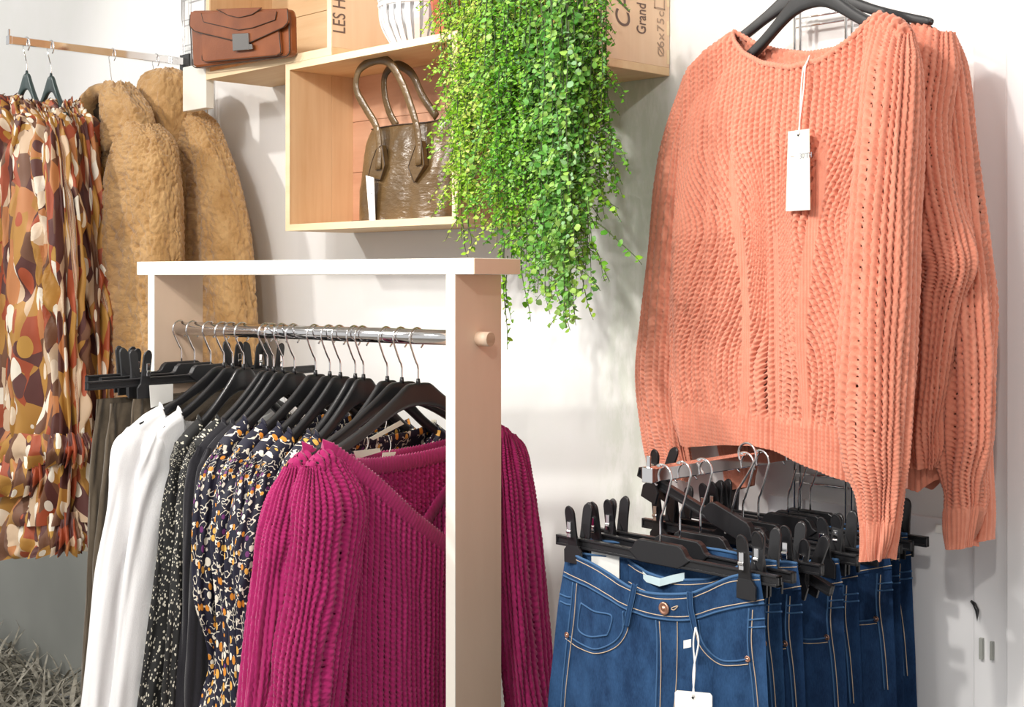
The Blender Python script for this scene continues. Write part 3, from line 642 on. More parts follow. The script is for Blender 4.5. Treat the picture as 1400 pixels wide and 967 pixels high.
# ---- rack garments
def shirt(name, label, cat, group, mat, px, sil, tip=2, w=.10, k=.010, hemz=-.62, inner=.05, scoop=(.085, .045), nkz=None, body_mat=None, step=.004, fold=.004, disp=None, amp=0, seed=0, half=None, sl=None, nk=.012, right=None, kb=None, hlab='', rn=.68, py=None, bandr=.003, n_sl=.0):
    py = 495+28*(px-245)/327 if py is None else py; fr = rack_frame(px, py)
    t = thing(name, label, cat, fr.o, fr.a, group)
    S = [fr.L(x, y) for x, y in sil]; tp = S[tip]; w_ = (abs(tp[0])-.016)/.226; dp = min(1.3, max(.9, abs(tp[1])/.1))
    hanger(fr, ZB+.0122-fr.o[2], 'black plastic hanger on the wooden rack '+hlab, 'black hangers on the rack bar', m_black, w_, dp, key=name+str(px))
    for i, q_ in ((0, rn), (1, (1+rn)/2)): S[i] = (tp[0]*q_, arm_top(tp[0]*q_, w_, dp)+.007)
    nL, tp = S[0], S[tip]; nR, tpR = (-nL[0], nL[1]), (-tp[0], tp[1])
    def sc(d): return [(nL[0]*math.cos(q), nL[1]-d*math.sin(q)**.8) for q in np.linspace(0, PI, 17)]
    if sl: fN_ = [nL]+[fr.L(x, y) for x, y in sl[0]]+[(-a, z) for a, z in [fr.L(x, y) for x, y in sl[0]][::-1][1:]]+[nR]
    else: fN_ = sc(scoop[0])
    bN_ = sc(scoop[1]); top_f = S[tip:0:-1]+fN_+[(-a, z) for a, z in S[1:tip+1]]; top_b = S[tip:0:-1]+bN_+[(-a, z) for a, z in S[1:tip+1]]
    hb = abs(tp[0])-inner*.4 if half is None else half
    lef_ = [tp, (-hb, tp[1]-.18), (-hb-.01, hemz)]; rig_ = [(-a, z) for a, z in lef_]; bot_ = [lef_[-1], (0, hemz-.01), rig_[-1]]
    panel('front', top_f, bot_, lef_, rig_, 1, k, frac(top_f, tip, len(top_f)-1-tip), nk, body_mat or mat, t, step, fold, 16, disp, amp, seed)
    panel('back', top_b, bot_, lef_, rig_, -1, kb or k, frac(top_b, tip, len(top_b)-1-tip), nk, body_mat or mat, t, step*1.6, fold, 16, disp, amp, seed+1)
    if bandr: band('collar_band', neck_loop(fN_, bN_, nk, n=50), bandr, mat, t, (2.0, .6), .007, .0002 if disp is None else .0007)
    rows = []
    for i, (a, z) in enumerate(S[tip:]):
        ww = w*(.55 if i == 0 else 1); rows.append((a, z, a+ww, z+(.012 if i == 0 else 0), n_sl, k*(.5 if i == 0 else 1.5)))
    loft(None, rows, 'sleeve', mat, t, step, (fold*.8, 40, 3), disp, amp, seed+3)
    if right: loft(fr, right, 'sleeve', mat, t, step, (fold*.8, 40, 3), disp, amp, seed+5)
    else: loft(None, [(-r[2], r[3], -r[0], r[1], r[4], r[5]) for r in rows], 'sleeve', mat, t, step*2, (fold*.8, 40, 3), None, 0, seed+5)
    return fr, t
GW, GK, GB, GF, GM = 'white blouses on the rack', 'black speckled blouses on the rack', 'plain black tops on the rack', 'navy floral blouses on the rack', 'magenta sweaters on the rack'
shirt('blouse', 'white blouse nearest the brown trousers, leftmost white one', 'blouse', GW, m_white_fab, 306, [(236, 550), (212, 563), (174, 586), (158, 612), (150, 680), (132, 800), (112, 985)], hlab='holding the leftmost white blouse', seed=20, k=.014)
shirt('blouse', 'second white blouse, with the upright collar beside a hanger arm', 'blouse', GW, m_white_fab, 318, [(276, 545), (236, 572), (206, 592), (192, 620), (182, 700), (165, 850), (150, 985)], hlab='holding the second white blouse', seed=24)
shirt('blouse', 'black blouse with cream specks directly beside the white blouses', 'blouse', GK, m_speck, 333, [(306, 562), (258, 594), (240, 606), (228, 660), (211, 800), (188, 985)], hlab='of the speckled blouse beside the white ones', seed=28)
shirt('blouse', 'black blouse with cream specks next to the plain black top', 'blouse', GK, m_speck, 365.5, [(326, 560), (284, 588), (262, 606), (248, 660), (236, 800), (222, 985)], hlab='of the speckled blouse beside the black top', seed=32)
shirt('top', 'plain black top beside the speckled blouses, the left one of two', 'top', GB, m_black_fab, 374, [(346, 560), (298, 590), (270, 612), (256, 660), (250, 800), (242, 985)], hlab='of the left plain black top', seed=36)
shirt('top', 'plain black top almost hidden between black top and floral blouses', 'top', GB, m_black_fab, 387, [(355, 562), (310, 590), (282, 614), (268, 660), (262, 800), (256, 985)], hlab='of the right plain black top', seed=40)
FL = [('leftmost navy floral blouse with gathered sleeve', 402.6, [(385, 568), (334, 588), (298, 606), (274, 650), (264, 730), (270, 830), (288, 905), (272, 985)]),
      ('second navy floral blouse from the left on the rack', 431.4, [(396, 568), (358, 586), (322, 612), (300, 660), (292, 740), (300, 850), (300, 985)]),
      ('third navy floral blouse from the left on the rack', 451, [(408, 582), (374, 596), (344, 618), (322, 668), (312, 760), (318, 860), (322, 985)]),
      ('navy floral blouse whose sleeve touches the magenta sweaters', 465.5, [(424, 588), (388, 600), (358, 628), (338, 680), (324, 760), (328, 860), (332, 985)]),
      ('navy floral blouse covered by the magenta sleeves, fifth from the left', 485.8, [(450, 592), (414, 604), (388, 630), (370, 690), (362, 800), (360, 985)]),
      ('navy floral blouse covered by the magenta sleeves, sixth from the left', 497, [(460, 594), (424, 606), (398, 632), (380, 690), (372, 800), (370, 985)]),
      ('navy floral blouse seen through the necklines of the magenta sweaters', 529.5, [(492, 590), (452, 606), (424, 634), (408, 690), (400, 800), (398, 985)])]
HL = ['of the leftmost floral blouse', 'of the second floral blouse', 'of the third floral blouse', 'of the floral blouse touching magenta', 'fifth from the rack post', 'fourth from the rack post', 'third from the rack post']
for i, (lb, px, sil) in enumerate(FL):
    shirt('blouse', lb, 'blouse', GF, m_floral, px, sil, hlab=HL[i], seed=44+4*i, k=.011, w=.095, fold=.005, scoop=(.05 if i == 6 else .085, .02), hemz=-.66)
dM = lambda U, V: knit(U, V, .0108, .0084, 21)
shirt('sweater', 'magenta V-neck sweater behind the nearest one', 'sweater', GM, m_magenta, 549.4, [(413, 626), (404, 628), (392, 640), (366, 700), (352, 790), (332, 985)], sl=[[(462, 664), (512, 705), (560, 728)]], scoop=(.1, .035), w=.12, k=.020, step=.0022, disp=dM, amp=.0032, seed=80, nk=.02, bandr=.006, hemz=-.70, rn=.86, hlab='of the rear magenta sweater, second from post')
frm, tm = shirt('sweater', 'nearest magenta V-neck sweater beside the rack post', 'sweater', GM, m_magenta, 571.7, [(453, 617), (440, 620), (418, 640), (404, 700), (396, 790), (380, 890), (370, 985)], sl=[[(500, 660), (545, 706), (594, 745)]], scoop=(.1, .045), w=.125, k=.024, step=.0017, disp=dM, amp=.0036, seed=84, nk=.028, bandr=.0065, hemz=-.70, half=.175, rn=.84, hlab='nearest the rack post, of the front magenta sweater',
                right=[(676, 588, 700, 596, .0, .012), (672, 620, 714, 622, .0, .022), (676, 700, 727, 700, .0, .028), (684, 830, 739, 830, .0, .028), (700, 985, 751, 985, .0, .028)])

ft = rack_frame(529.5, 519.4)
for lb, P in (('slanted cream paper tag inside the neckline of the seventh floral blouse', [(505, 599), (547, 575), (552, 580), (510, 602)]), ('small cream tag left of another one in the magenta neckline', [(483, 617), (519, 613), (520, 618), (487, 628)]), ('small cream tag hanging beside its twin in the magenta neckline', [(523, 619), (541, 618), (538, 626), (522, 626)])):
    t = thing('paper_tag', lb, 'tag', ft.o, ft.a, 'tags in the necklines')
    MB().prism([ft.L(x, y, .034) for x, y in P], -.0348, -.034).build('card', m_cream, t)
    a, z = ft.L((P[0][0]+P[1][0])/2, (P[0][1]+P[1][1])/2, .034)
    MB().tube(catmull([(a, -.0345, z), (a+.004, -.034, z+.012), (a+.001, -.032, z+.026)], 12), .0006, 5).build('cord', m_string, t, True)
# ---------------------------------------------------------------- jeans on the wall arm
def yx(px, x):
    d = ray(px, 380); return CAM[1]+d[1]*(x/d[0])
JF = [Fr((XJ, yx(px, XJ), 1.145), 0) for px in (903, 930, 958, 1016, 1037, 1078, 1092, 1108)]
J = JF[0]
def jn(a): return .004+.034*math.cos(min(1, abs(a+.002)/.160)*PI/2)
def jfold(a, z): return .0035*float(fbm(np.array(a*16), np.array(z*7), 3))
def js(px, py, off=0.0):
    n = .02
    for _ in range(5):
        a, z = J.L(px, py, n+off); n = jn(a)
    return (a, -(n+jfold(a, z)+off), z)
def jl(P, off=0.0, n=None):
    n = n or max(12, 8*len(P)); Q = catmull(P, n); return [js(x, y, off) for x, y in Q]
jr = thing('jeans', 'front blue jeans with copper button, held by clips at both sides of the waist', 'jeans', J.o, 0, 'blue jeans on the wall arm')
front_top = [(774, 752), (792, 762), (814, 773), (849, 796), (863, 804), (892, 812), (940, 812), (963, 805), (998, 790), (1020, 786), (1039, 788)]
seam_w = [(770, 787), (790, 796), (812, 807), (849, 830), (869, 838), (892, 845), (940, 848), (983, 836), (1015, 829), (1045, 825)]
def jgrid(top, bot, lef, rig, nu, nv, off):
    G = coons(top, bot, lef, rig, nu, nv); P = np.zeros((nv, nu, 3))
    for i in range(nv):
        for j in range(nu): P[i, j] = js(G[i, j, 0], G[i, j, 1], off)
    return P
P = jgrid([(774, 753)]+front_top[1:], [(742, 1075), (760, 1085), (1040, 1096), (1055, 1090)], [(774, 752), (766, 810), (751, 948), (742, 1075)], [(1039, 788), (1045, 825), (1051, 965), (1055, 1090)], 90, 90, 0)
grid_obj('denim_front', P, np.stack([P[..., 0], P[..., 2]], -1), m_denim, jr)
Q = P.copy(); aL, aR = P[..., 0].min(), P[..., 0].max(); s = np.linspace(0, 1, Q.shape[1])
bt = catmull([(774, 752), (847, 760), (920, 766), (998, 779), (1039, 788)], Q.shape[1])
for j in range(Q.shape[1]):
    a, z = J.L(bt[j][0], bt[j][1], -.012); Q[:, j, 2] = P[:, j, 2]+(z-P[0, j, 2])*np.linspace(1, 0, Q.shape[0])
    Q[:, j, 1] = P[:, 0, 1]*(1-s[j])+P[:, -1, 1]*s[j]+.020*math.sin(PI*s[j])
grid_obj('denim_back', Q, np.stack([Q[..., 0], Q[..., 2]], -1), m_denim, jr)
W = jgrid(front_top, seam_w, [(774, 752), (770, 787)], [(1039, 788), (1045, 825)], 80, 10, .0022); grid_obj('waistband', W, np.stack([W[..., 0], W[..., 2]*1.0+3], -1), m_denim, jr)
def jtube(name, P, r, mat, off, parent=jr, flat=None): return MB().tube(jl(P, off), r, 6).build(name, mat, parent, True)
jtube('waist_edge', front_top, .0021, m_seam, .0012); jtube('waist_seam', seam_w, .0015, m_seam, .0018)
MB().tube([tuple(q) for q in Q[0]+np.array([0, 0, .0006])], .0020, 6).build('waist_edge', m_seam, jr, True)
for k, sm in enumerate([[(784, 796), (779, 850), (770, 930), (764, 1010)], [(1024, 832), (1023, 880), (1030, 940), (1035, 1010)], [(896, 848), (898, 880), (897, 960), (897, 1030)], [(766, 812), (775, 816), (781, 817)], [(767, 822), (775, 826), (781, 827)], [(1024, 848), (1034, 847), (1046, 846)], [(1024, 858), (1034, 858), (1047, 857)],
                        [(851, 836), (850, 862), (837, 879), (814, 888), (792, 880), (774, 866)], [(955, 848), (959, 873), (969, 890), (986, 903), (1006, 904), (1024, 901)],
                        [(794, 825), (812, 836), (834, 842), (833, 858), (829, 869)], [(794, 825), (790, 848), (791, 863), (806, 871), (829, 869)]]):
    jtube('seam', sm, .0013, m_seam, .0006)
for sm in [[(773, 758), (814, 779), (849, 802), (892, 818), (940, 818), (963, 811), (998, 796), (1039, 793)], [(771, 782), (812, 802), (849, 825), (892, 840), (940, 843), (983, 831), (1045, 820)], [(789, 798), (784, 850), (775, 930), (768, 1010)],
           [(926, 848), (926, 900), (922, 960), (915, 1000)], [(901, 850), (903, 900), (902, 1010)], [(858, 840), (856, 864), (841, 885), (815, 894), (790, 886), (774, 873)], [(950, 848), (954, 876), (966, 895), (985, 909), (1006, 910), (1024, 908)], [(1029, 834), (1028, 880), (1035, 940), (1040, 1010)]]:
    jtube('stitching', sm, .00065, m_stitch, .0022 if sm[0][1] < 800 else .0010)
def patch(name, P, off, th, mat, parent=jr):
    q = [js(x, y, off) for x, y in P]; r = [(a, y-th, z) for a, y, z in q]; m = len(q)
    return MB().add(q+r, [tuple(range(m)), tuple(range(2*m-1, m-1, -1))]+[(i, (i+1) % m, (i+1) % m+m, i+m) for i in range(m)]).build(name, mat, parent, bevel=.0006)
def loop_(P): 
    t = MB(); q = jl(P, .0048); V = []
    t.tube(q, .0042, 10, flat=(.35, 1, (0, 1, 0))); return t.build('belt_loop', m_denim, jr, True)
for P in ([(867, 799), (863, 820), (858, 842), (855, 857)], [(943, 809), (944, 830), (948, 850), (951, 864)]):
    lp = loop_(P)
    for dx in (-3.5, 3.5): MB().tube(jl([(x+dx, y) for x, y in P], .0066), .0006, 5).build('stitching', m_seam, lp, True)
c = js(908.5, 832, .003)
def disc(name, c, r, h, mat, parent):
    mb = MB(); prof = [(0, 0), (r, 0), (r, h*.6), (r*.85, h), (r*.62, h*.7), (r*.55, h*.6), (r*.3, h*.65), (r*.22, h*1.25), (0, h*1.35)]
    th = np.arange(20)*2*PI/20; V = [np.stack([c[0]+p*np.cos(th), np.full(20, c[1]-q), c[2]+p*np.sin(th)], -1) for p, q in prof]
    return mb.add(np.concatenate(V), [(i*20+k, i*20+(k+1) % 20, (i+1)*20+(k+1) % 20, (i+1)*20+k) for i in range(len(prof)-1) for k in range(20)]).build(name, mat, parent, True)
disc('button', c, .0085, .003, m_copper, jr)
MB().tube(jl([(918, 832), (922, 830), (927, 829), (922, 834), (918, 833)], .003), .0007, 6).build('buttonhole', m_stitch, jr, True)
for x, y in ((776, 868), (1023, 901)): disc('rivet', js(x, y, .001), .0042, .0016, m_copper, jr)
for sx in (-1, 1):
    loft(None, [(-.19 if sx < 0 else .004, -.335, -.004 if sx < 0 else .19, -.335, .008, .03), (-.185 if sx < 0 else .012, -.5, -.012 if sx < 0 else .185, -.5, .004, .03), (-.165 if sx < 0 else .04, -.75, -.04 if sx < 0 else .165, -.75, 0, .022), (-.15 if sx < 0 else .05, -1.0, -.05 if sx < 0 else .15, -1.0, 0, .018)], 'leg', m_denim, jr, .012, (.004, 20, 2), seed=90)
# woven label inside the waist, white size card
def inner(name, P, n, th, mat, parent):
    q = [(*J.L(x, y, nn)[:1], -nn, J.L(x, y, nn)[1]) for (x, y), nn in zip(P, n)]; r = [(a, y-th, z) for a, y, z in q]; m = len(q)//2
    f = [(i, i+1, 2*m-2-i, 2*m-1-i) for i in range(m-1)]
    g = [tuple(k+2*m for k in w_)[::-1] for w_ in f]
    return MB().add(q+r, f+g+[(i, (i+1) % (2*m), (i+1) % (2*m)+2*m, i+2*m) for i in range(2*m)]).build(name, mat, parent)
m_ribbon = mk('pale_blue_woven_ribbon', (.58, .72, .76), .6)
inner('woven_label', [(877, 778), (884, 786), (903, 791), (921, 786), (936, 783), (936, 794), (921, 797), (902, 802), (884, 796), (878, 789)], [-.006, -.004, .004, .0, -.004, -.004, .0, .004, -.004, -.006], .0008, m_ribbon, jr)
sc_ = thing('size_card', 'white paper card behind the left clip of the front jeans', 'card', J.o, 0)
inner('card', [(809, 748), (847, 756), (847, 794), (809, 772)], [-.002, -.006, -.006, -.002], .0008, m_card, sc_)
jlabels = ['second blue jeans, directly behind the front pair with the button', 'third dark blue jeans behind the two front pairs', 'fourth dark blue jeans, its copper rivet right of the lighter pairs', 'fifth dark blue jeans in the row on the wall arm',
           'sixth dark blue jeans, third from the wall', 'seventh dark blue jeans, second from the wall', 'dark blue jeans nearest the wall, rightmost of the row']
keep = {'denim_front', 'denim_back', 'waistband', 'waist_edge', 'seam', 'stitching', 'rivet', 'leg'}
for i, fr in enumerate(JF[1:]):
    c = jr.copy(); C.objects.link(c); c.location = fr.o; c.rotation_euler = (0, 0, random.uniform(-.05, .05)); c['label'] = jlabels[i]
    c.location.x += random.uniform(-.004, .006); c.location.z += random.uniform(-.006, .006)+(.010, .006, .0, .0, .004, .0, .0)[i]
    for ch in list(jr.children):
        if ch.name.split('.')[0] not in keep: continue
        d = ch.copy(); C.objects.link(d); d.parent = c
        if d.data.materials[0] == m_denim and i > 0: d.material_slots[0].link = 'OBJECT'; d.material_slots[0].material = m_denim2
proto = None
CL = ['black clip hanger of the front jeans with the copper button', 'black clip hanger of the second jeans', 'black clip hanger of the third jeans from the front', 'black clip hanger of the fourth jeans, two holes in its plate', 'black clip hanger of the fifth jeans',
      'black clip hanger of the sixth jeans', 'black clip hanger of the seventh jeans', 'black clip hanger of the jeans nearest the wall']
for i, fr in enumerate(JF):
    if proto is None:
        proto = clip_hanger(fr, 1.247-fr.o[2], CL[0], 'black clip hangers holding the jeans', half=.192, clips=(-.150, .148)); o = proto
    else: o = copy_tree(proto); o['label'] = CL[i]; o.rotation_euler = (0, 0, random.uniform(-.06, .06))
    o.location = fr.o
    if i == 3:
        for dx in (-.028, -.021): MB().tube([(dx, -.0052, -.015), (dx, -.006, -.015)], .0018, 10).build('plate_hole', m_card, o)
o = copy_tree(proto); o['label'] = 'spare black clip hanger hanging askew between the third and fourth jeans'; o.location = (XJ+.02, yx(985, XJ), 1.172); o.rotation_euler = (0, .30, -.12)
tag_thing(J, 'white swing tag hanging from the belt loop of the front jeans', [(926, 944), (971, 948), (974, 952), (974, 1040), (923, 1036), (923, 947)], .062,
          [[(951, 858, .045), (948, 880, .05), (950, 915, .056), (947, 953, .0635)], [(951, 858, .045), (955, 880, .05), (948, 918, .056), (949, 953, .0635)]], (948, 954), m_card)
o = inner('size_tab', [(935, 876), (945, 874), (945, 885), (935, 887)], [.052]*4, .0008, m_card, None)
o.location = J.o; setp(o, 'tiny white tab on the front jeans beside the belt loop cord', 'tag')
# ---------------------------------------------------------------- brown trousers on the rack
bl = ['brown trousers furthest along the rack, leftmost of the three', 'brown trousers in the middle of the three pairs', 'brown trousers held by the big front clip beside the white blouses']
cl = ['black clip hanger of the leftmost brown trousers', 'black clip hanger of the middle brown trousers', 'black clip hanger whose big clip holds the nearest brown trousers']
TR = [(248, 494, [(133, 546), (128, 600), (122, 700), (117, 820), (113, 985)], 118, 172), (266, 496, [(152, 552), (144, 610), (136, 700), (128, 820), (121, 985)], 137, 178), (288, 498, [(184, 546), (178, 590), (162, 640), (148, 740), (134, 985)], 118, 192)]
for i, (px, py, L_, bx, cx_) in enumerate(TR):
    fr = rack_frame(px, py, .03*(i-1)); t = thing('trousers', bl[i], 'trousers', fr.o, fr.a, 'brown trousers on the rack')
    S = [fr.L(x, y) for x, y in L_]; rows = [(a, z, .17 if k < 2 else .15, z, 0, (.006, .014, .016, .016, .016)[k]) for k, (a, z) in enumerate(S)]
    loft(None, rows, 'cloth', m_brown_fab, t, .005, (.004, 30, 4), seed=100+i)
    half = abs(fr.L(bx, 530)[0]); ca = fr.L(cx_, 530)[0]
    clip_hanger(fr, ZB+.0122-fr.o[2], cl[i], 'clip hangers on the rack bar', m_black2, half, (ca, -ca), -1)
    if i == 2:
        st = thing('size_card', 'white paper card behind the clip on the brown trousers', 'card', fr.o, fr.a)
        q = [fr.L(x, y, .020) for x, y in ((204, 527), (236, 525), (236, 548), (206, 558))]
        MB().prism(q, -.021, -.020).build('card', m_card, st)
# ---------------------------------------------------------------- dresses and coats on the left arm
def wf(y, x=-3.10, z=1.9): return Fr((x, y, z), 0)
def dress(y, label, bodies, tiers, seed, hookpx):
    fr = wf(y); t = thing('dress', label, 'dress', fr.o, 0, 'petal print dresses on the wall arm')
    for j, rows in enumerate(bodies): loft(fr, rows, 'dress_body' if j == 0 else 'sleeve', m_petal, t, .005, (.020, 40, 6), lambda U, V: fbm(U*90, V*30, seed), .003, seed+j)
    for rows in tiers: loft(fr, rows, 'ruffle', m_petal, t, .004, (.012, 60, 8), lambda U, V: fbm(U*120, V*60, seed+2), .005, seed+7)
    return fr
dress(-.455, 'petal print dress at the outer end of the wall arm, gathered sleeve in front',
      [[(34, 138, 56, 140, 0, .018), (28, 152, 70, 154, 0, .03), (24, 185, 84, 185, 0, .035), (26, 300, 96, 300, .01, .045), (24, 450, 100, 450, .01, .05), (16, 590, 104, 590, .01, .05), (8, 715, 102, 715, .01, .05)],
       [(-8, 130, 14, 132, .03, .014), (-18, 148, 22, 150, .03, .022), (-24, 200, 28, 200, .04, .03), (-26, 330, 30, 330, .04, .035), (-26, 450, 34, 450, .04, .035), (-26, 560, 36, 560, .04, .035), (-30, 640, 30, 640, .04, .035)]],
      [[(6, 700, 100, 700, .012, .05), (1, 735, 104, 735, .014, .06), (4, 764, 100, 756, .014, .055)], [(-30, 620, 60, 622, .045, .03), (-32, 650, 66, 650, .05, .045), (-32, 680, 60, 676, .05, .04)], [(20, 592, 110, 592, .016, .05), (14, 615, 116, 615, .018, .062), (18, 640, 110, 634, .016, .055)]], 120, 27)
dress(-.37, 'petal print dress behind the outer one, beside the teddy coat',
      [[(78, 137, 96, 139, 0, .018), (72, 150, 106, 152, 0, .03), (70, 180, 118, 185, 0, .035), (66, 300, 133, 300, 0, .045), (62, 430, 143, 430, 0, .05), (58, 560, 146, 560, 0, .05), (62, 700, 132, 700, 0, .045)]],
      [[(70, 575, 138, 578, .0, .05), (66, 605, 144, 605, .0, .06), (70, 632, 138, 624, 0, .055)], [(64, 685, 128, 685, .0, .045), (60, 715, 134, 715, .0, .055), (66, 742, 128, 734, 0, .05)]], 130, 58)
for px, py, y, lb in ((25, 103, -.445, 'dark green hanger of the outer petal print dress'), (56, 107, -.385, 'dark green hanger of the petal print dress beside the teddy coat')):
    a = on_y(px, py, y); fr = Fr((-3.10, y, a[2]), 0)
    hanger(fr, 2.0675-fr.o[2], lb, 'green hangers of the dresses', m_green, .42, 1.15, key='g', wire=.0018)
m_dark_fill = mk('dark_brown_fill', (.05, .032, .018), .8)  # dark brown filling for the gap between hood and rim
def coat(y, label, seed, body, sleeve, hood, rim, extra=(), hk=None):
    fr = wf(y); t = thing('teddy_coat', label, 'coat', fr.o, 0, 'tan teddy coats on the wall arm')
    dz = lambda U, V: 1-1.3*worley(U*85+1.2*fbm(U*30, V*30, 5), V*85+1.2*fbm(U*30+9, V*30, 6), seed)**2
    for nm, rows in (('coat_body', body), ('sleeve', sleeve), ('hood', hood))+tuple(extra):
        loft(fr, rows, nm, m_dark_fill if nm == 'hood_dark_fill' else m_teddy, t, .0032, (.006, 14, 2), dz, .008, seed, sq=.8)
    P = catmull([(*fr.L(x, y_, n)[:1], -n, fr.L(x, y_, n)[1]) for x, y_, n in rim[0]], 40); m = len(P)
    th = np.arange(24)*2*PI/24; T = np.gradient(P, axis=0); T /= np.linalg.norm(T, axis=1, keepdims=True); B = np.cross(T, (0, 1, 0)); B /= np.linalg.norm(B, axis=1, keepdims=True)
    rr = rim[1]*np.sin(np.linspace(.25, PI-.25, m))**.5
    V = P[:, None]+rr[:, None, None]*(np.cos(th)[None, :, None]*B[:, None]+1.3*np.sin(th)[None, :, None]*np.array([0, 1, 0]))
    U_ = np.broadcast_to(th[None]*rim[1], V.shape[:2]); W_ = np.broadcast_to(np.linspace(0, .4, m)[:, None], V.shape[:2])
    V = V*1.0+normals(V, True)*(.004*dz(U_, W_))[..., None]
    grid_obj('hood_rim', V, np.stack([U_, W_], -1), m_teddy, t, True)
    if hk:
        P = [(*fr.L(x, y_, 0)[:1], 0, fr.L(x, y_, 0)[1]) for x, y_ in hk]
    return fr
c1 = coat(-.225, 'tan teddy coat with hood beside the patterned dresses', 140,
     [(146, 200, 236, 200, -.03, .03), (130, 250, 246, 250, -.03, .06), (126, 330, 252, 330, -.03, .07), (128, 420, 254, 420, -.03, .07), (138, 500, 256, 500, -.03, .07), (146, 575, 256, 575, -.03, .07)],
     [(182, 168, 208, 172, .06, .02), (172, 196, 226, 196, .06, .045), (160, 250, 232, 250, .065, .055), (152, 330, 236, 330, .065, .058), (152, 420, 237, 420, .065, .058), (160, 500, 238, 500, .065, .058), (168, 590, 238, 590, .065, .055)],
     [(152, 114, 170, 114, .03, .015), (150, 126, 180, 128, .04, .03), (150, 150, 196, 150, .045, .036), (152, 178, 200, 176, .05, .038), (154, 205, 190, 196, .05, .034), (154, 218, 172, 208, .04, .02)],
     ([(152, 122, .05), (134, 126, .055), (121, 142, .06), (116, 168, .065), (121, 194, .065), (134, 212, .06)], .019),
     (('hood_dark_fill', [(130, 130, 158, 130, .03, .01), (124, 150, 160, 150, .035, .012), (124, 185, 160, 185, .035, .012), (132, 206, 156, 206, .03, .01)]), ('lapel', [(128, 206, 150, 206, .06, .02), (124, 240, 160, 236, .065, .03), (124, 300, 158, 300, .065, .03), (126, 400, 152, 400, .065, .03), (132, 520, 150, 520, .065, .03)]),))
c2 = coat(-.105, 'tan teddy coat with hood nearest the corner, behind the other coat', 160,
     [(204, 176, 262, 176, .0, .03), (200, 250, 290, 250, .0, .04), (200, 400, 300, 400, .0, .045), (200, 585, 300, 585, .0, .045)],
     [(248, 148, 270, 152, .02, .02), (248, 172, 290, 176, .025, .038), (250, 230, 308, 228, .03, .045), (254, 310, 326, 306, .03, .048), (262, 400, 335, 400, .03, .05), (268, 500, 341, 500, .03, .05), (272, 600, 344, 600, .03, .05)],
     [(222, 98, 238, 98, .04, .02), (208, 110, 248, 108, .045, .045), (205, 140, 252, 138, .05, .055), (208, 175, 256, 172, .05, .055), (214, 205, 254, 202, .045, .045), (222, 222, 248, 218, .04, .03)],
     ([(224, 102, .02), (208, 108, .03), (200, 122, .04), (200, 145, .045), (206, 168, .045)], .018))
for (px, py, y, top, lb) in ((152, 116, -.225, 0, 'coat hanger with a thin hook inside the first teddy coat'), (231, 101, -.105, 0, 'coat hanger with a thin hook inside the rear teddy coat')):
    a = on_y(px, py+26, y); fr = Fr((-3.10, y, a[2]), 0)
    hanger(fr, 2.0675-fr.o[2], lb, 'hangers inside the teddy coats', m_green, .42, 1.15, key='g', wire=.0012)
# ---------------------------------------------------------------- satchel
def on_fr(y, ang=0): return Fr((-2.5, y, 1.9), ang)
S1 = Fr((-2.55, -.205, 1.9765), math.radians(0))
bag = thing('satchel', 'tan leather satchel with a square metal clasp in the upper left crate', 'bag', S1.o, 0)
def q2(fr, P, n=0): return [fr.L(x, y, n) for x, y in P]
def slab(fr, P, n0, n1, name, mat, parent, bevel=.003):
    q = q2(fr, P, n1); return MB().prism(q, -n1, -n0).build(name, mat, parent, bevel=bevel)
ZB_ = .0005
def fix(P): return P
slab(S1, [(262, 14), (392, 12), (395, 22), (396, 72), (392, 77), (268, 93), (263, 90), (260, 30)], -.022, .0, 'bag_body', m_leather, bag, .006)
slab(S1, [(275, 44), (381, 40), (384, 72), (378, 76), (280, 85), (276, 82)], 0, .007, 'front_pocket', m_leather, bag, .003)
slab(S1, [(260, 16), (392, 11), (394, 30), (388, 37), (342, 58), (330, 58), (266, 43), (259, 36)], .006, .011, 'flap', m_leather, bag, .002)
slab(S1, [(275, 18), (378, 15), (376, 27), (345, 38), (326, 41), (278, 30)], .011, .013, 'flap_panel', m_leather, bag, .001)
slab(S1, [(296, 12), (358, 10), (344, 20), (326, 24), (312, 21)], .013, .015, 'flap_panel', m_leather, bag, .001)
cl_ = slab(S1, [(317, 46), (339, 45), (340, 68), (318, 70)], .011, .016, 'clasp', m_dksteel, bag, .001)
slab(S1, [(339, 60), (344, 60), (345, 67), (340, 68)], .011, .015, 'clasp_tongue', m_dksteel, bag, .0008)
def edge(fr, P, n, r, mat, parent, name='piping'):
    Q = resamp(np.array(q2(fr, P, n)), 60); return MB().tube([(a, -n, z) for a, z in Q], r, 6).build(name, mat, parent, True)
edge(S1, [(260, 20), (259, 36), (266, 43), (330, 58), (342, 58), (388, 37), (394, 30), (393, 13)], .0105, .0012, m_dkleather, bag)
edge(S1, [(275, 18), (278, 30), (326, 41), (345, 38), (376, 27), (378, 16)], .0130, .0008, m_dkleather, bag)
edge(S1, [(296, 13), (312, 21), (326, 24), (344, 20), (358, 11)], .0150, .0008, m_dkleather, bag)
edge(S1, [(276, 48), (276, 82), (281, 85), (378, 76), (384, 72), (381, 42)], .007, .0009, m_dkleather, bag)
edge(S1, [(260, 30), (263, 90), (268, 93), (392, 77), (396, 72), (395, 22)], .0005, .0014, m_dkleather, bag)
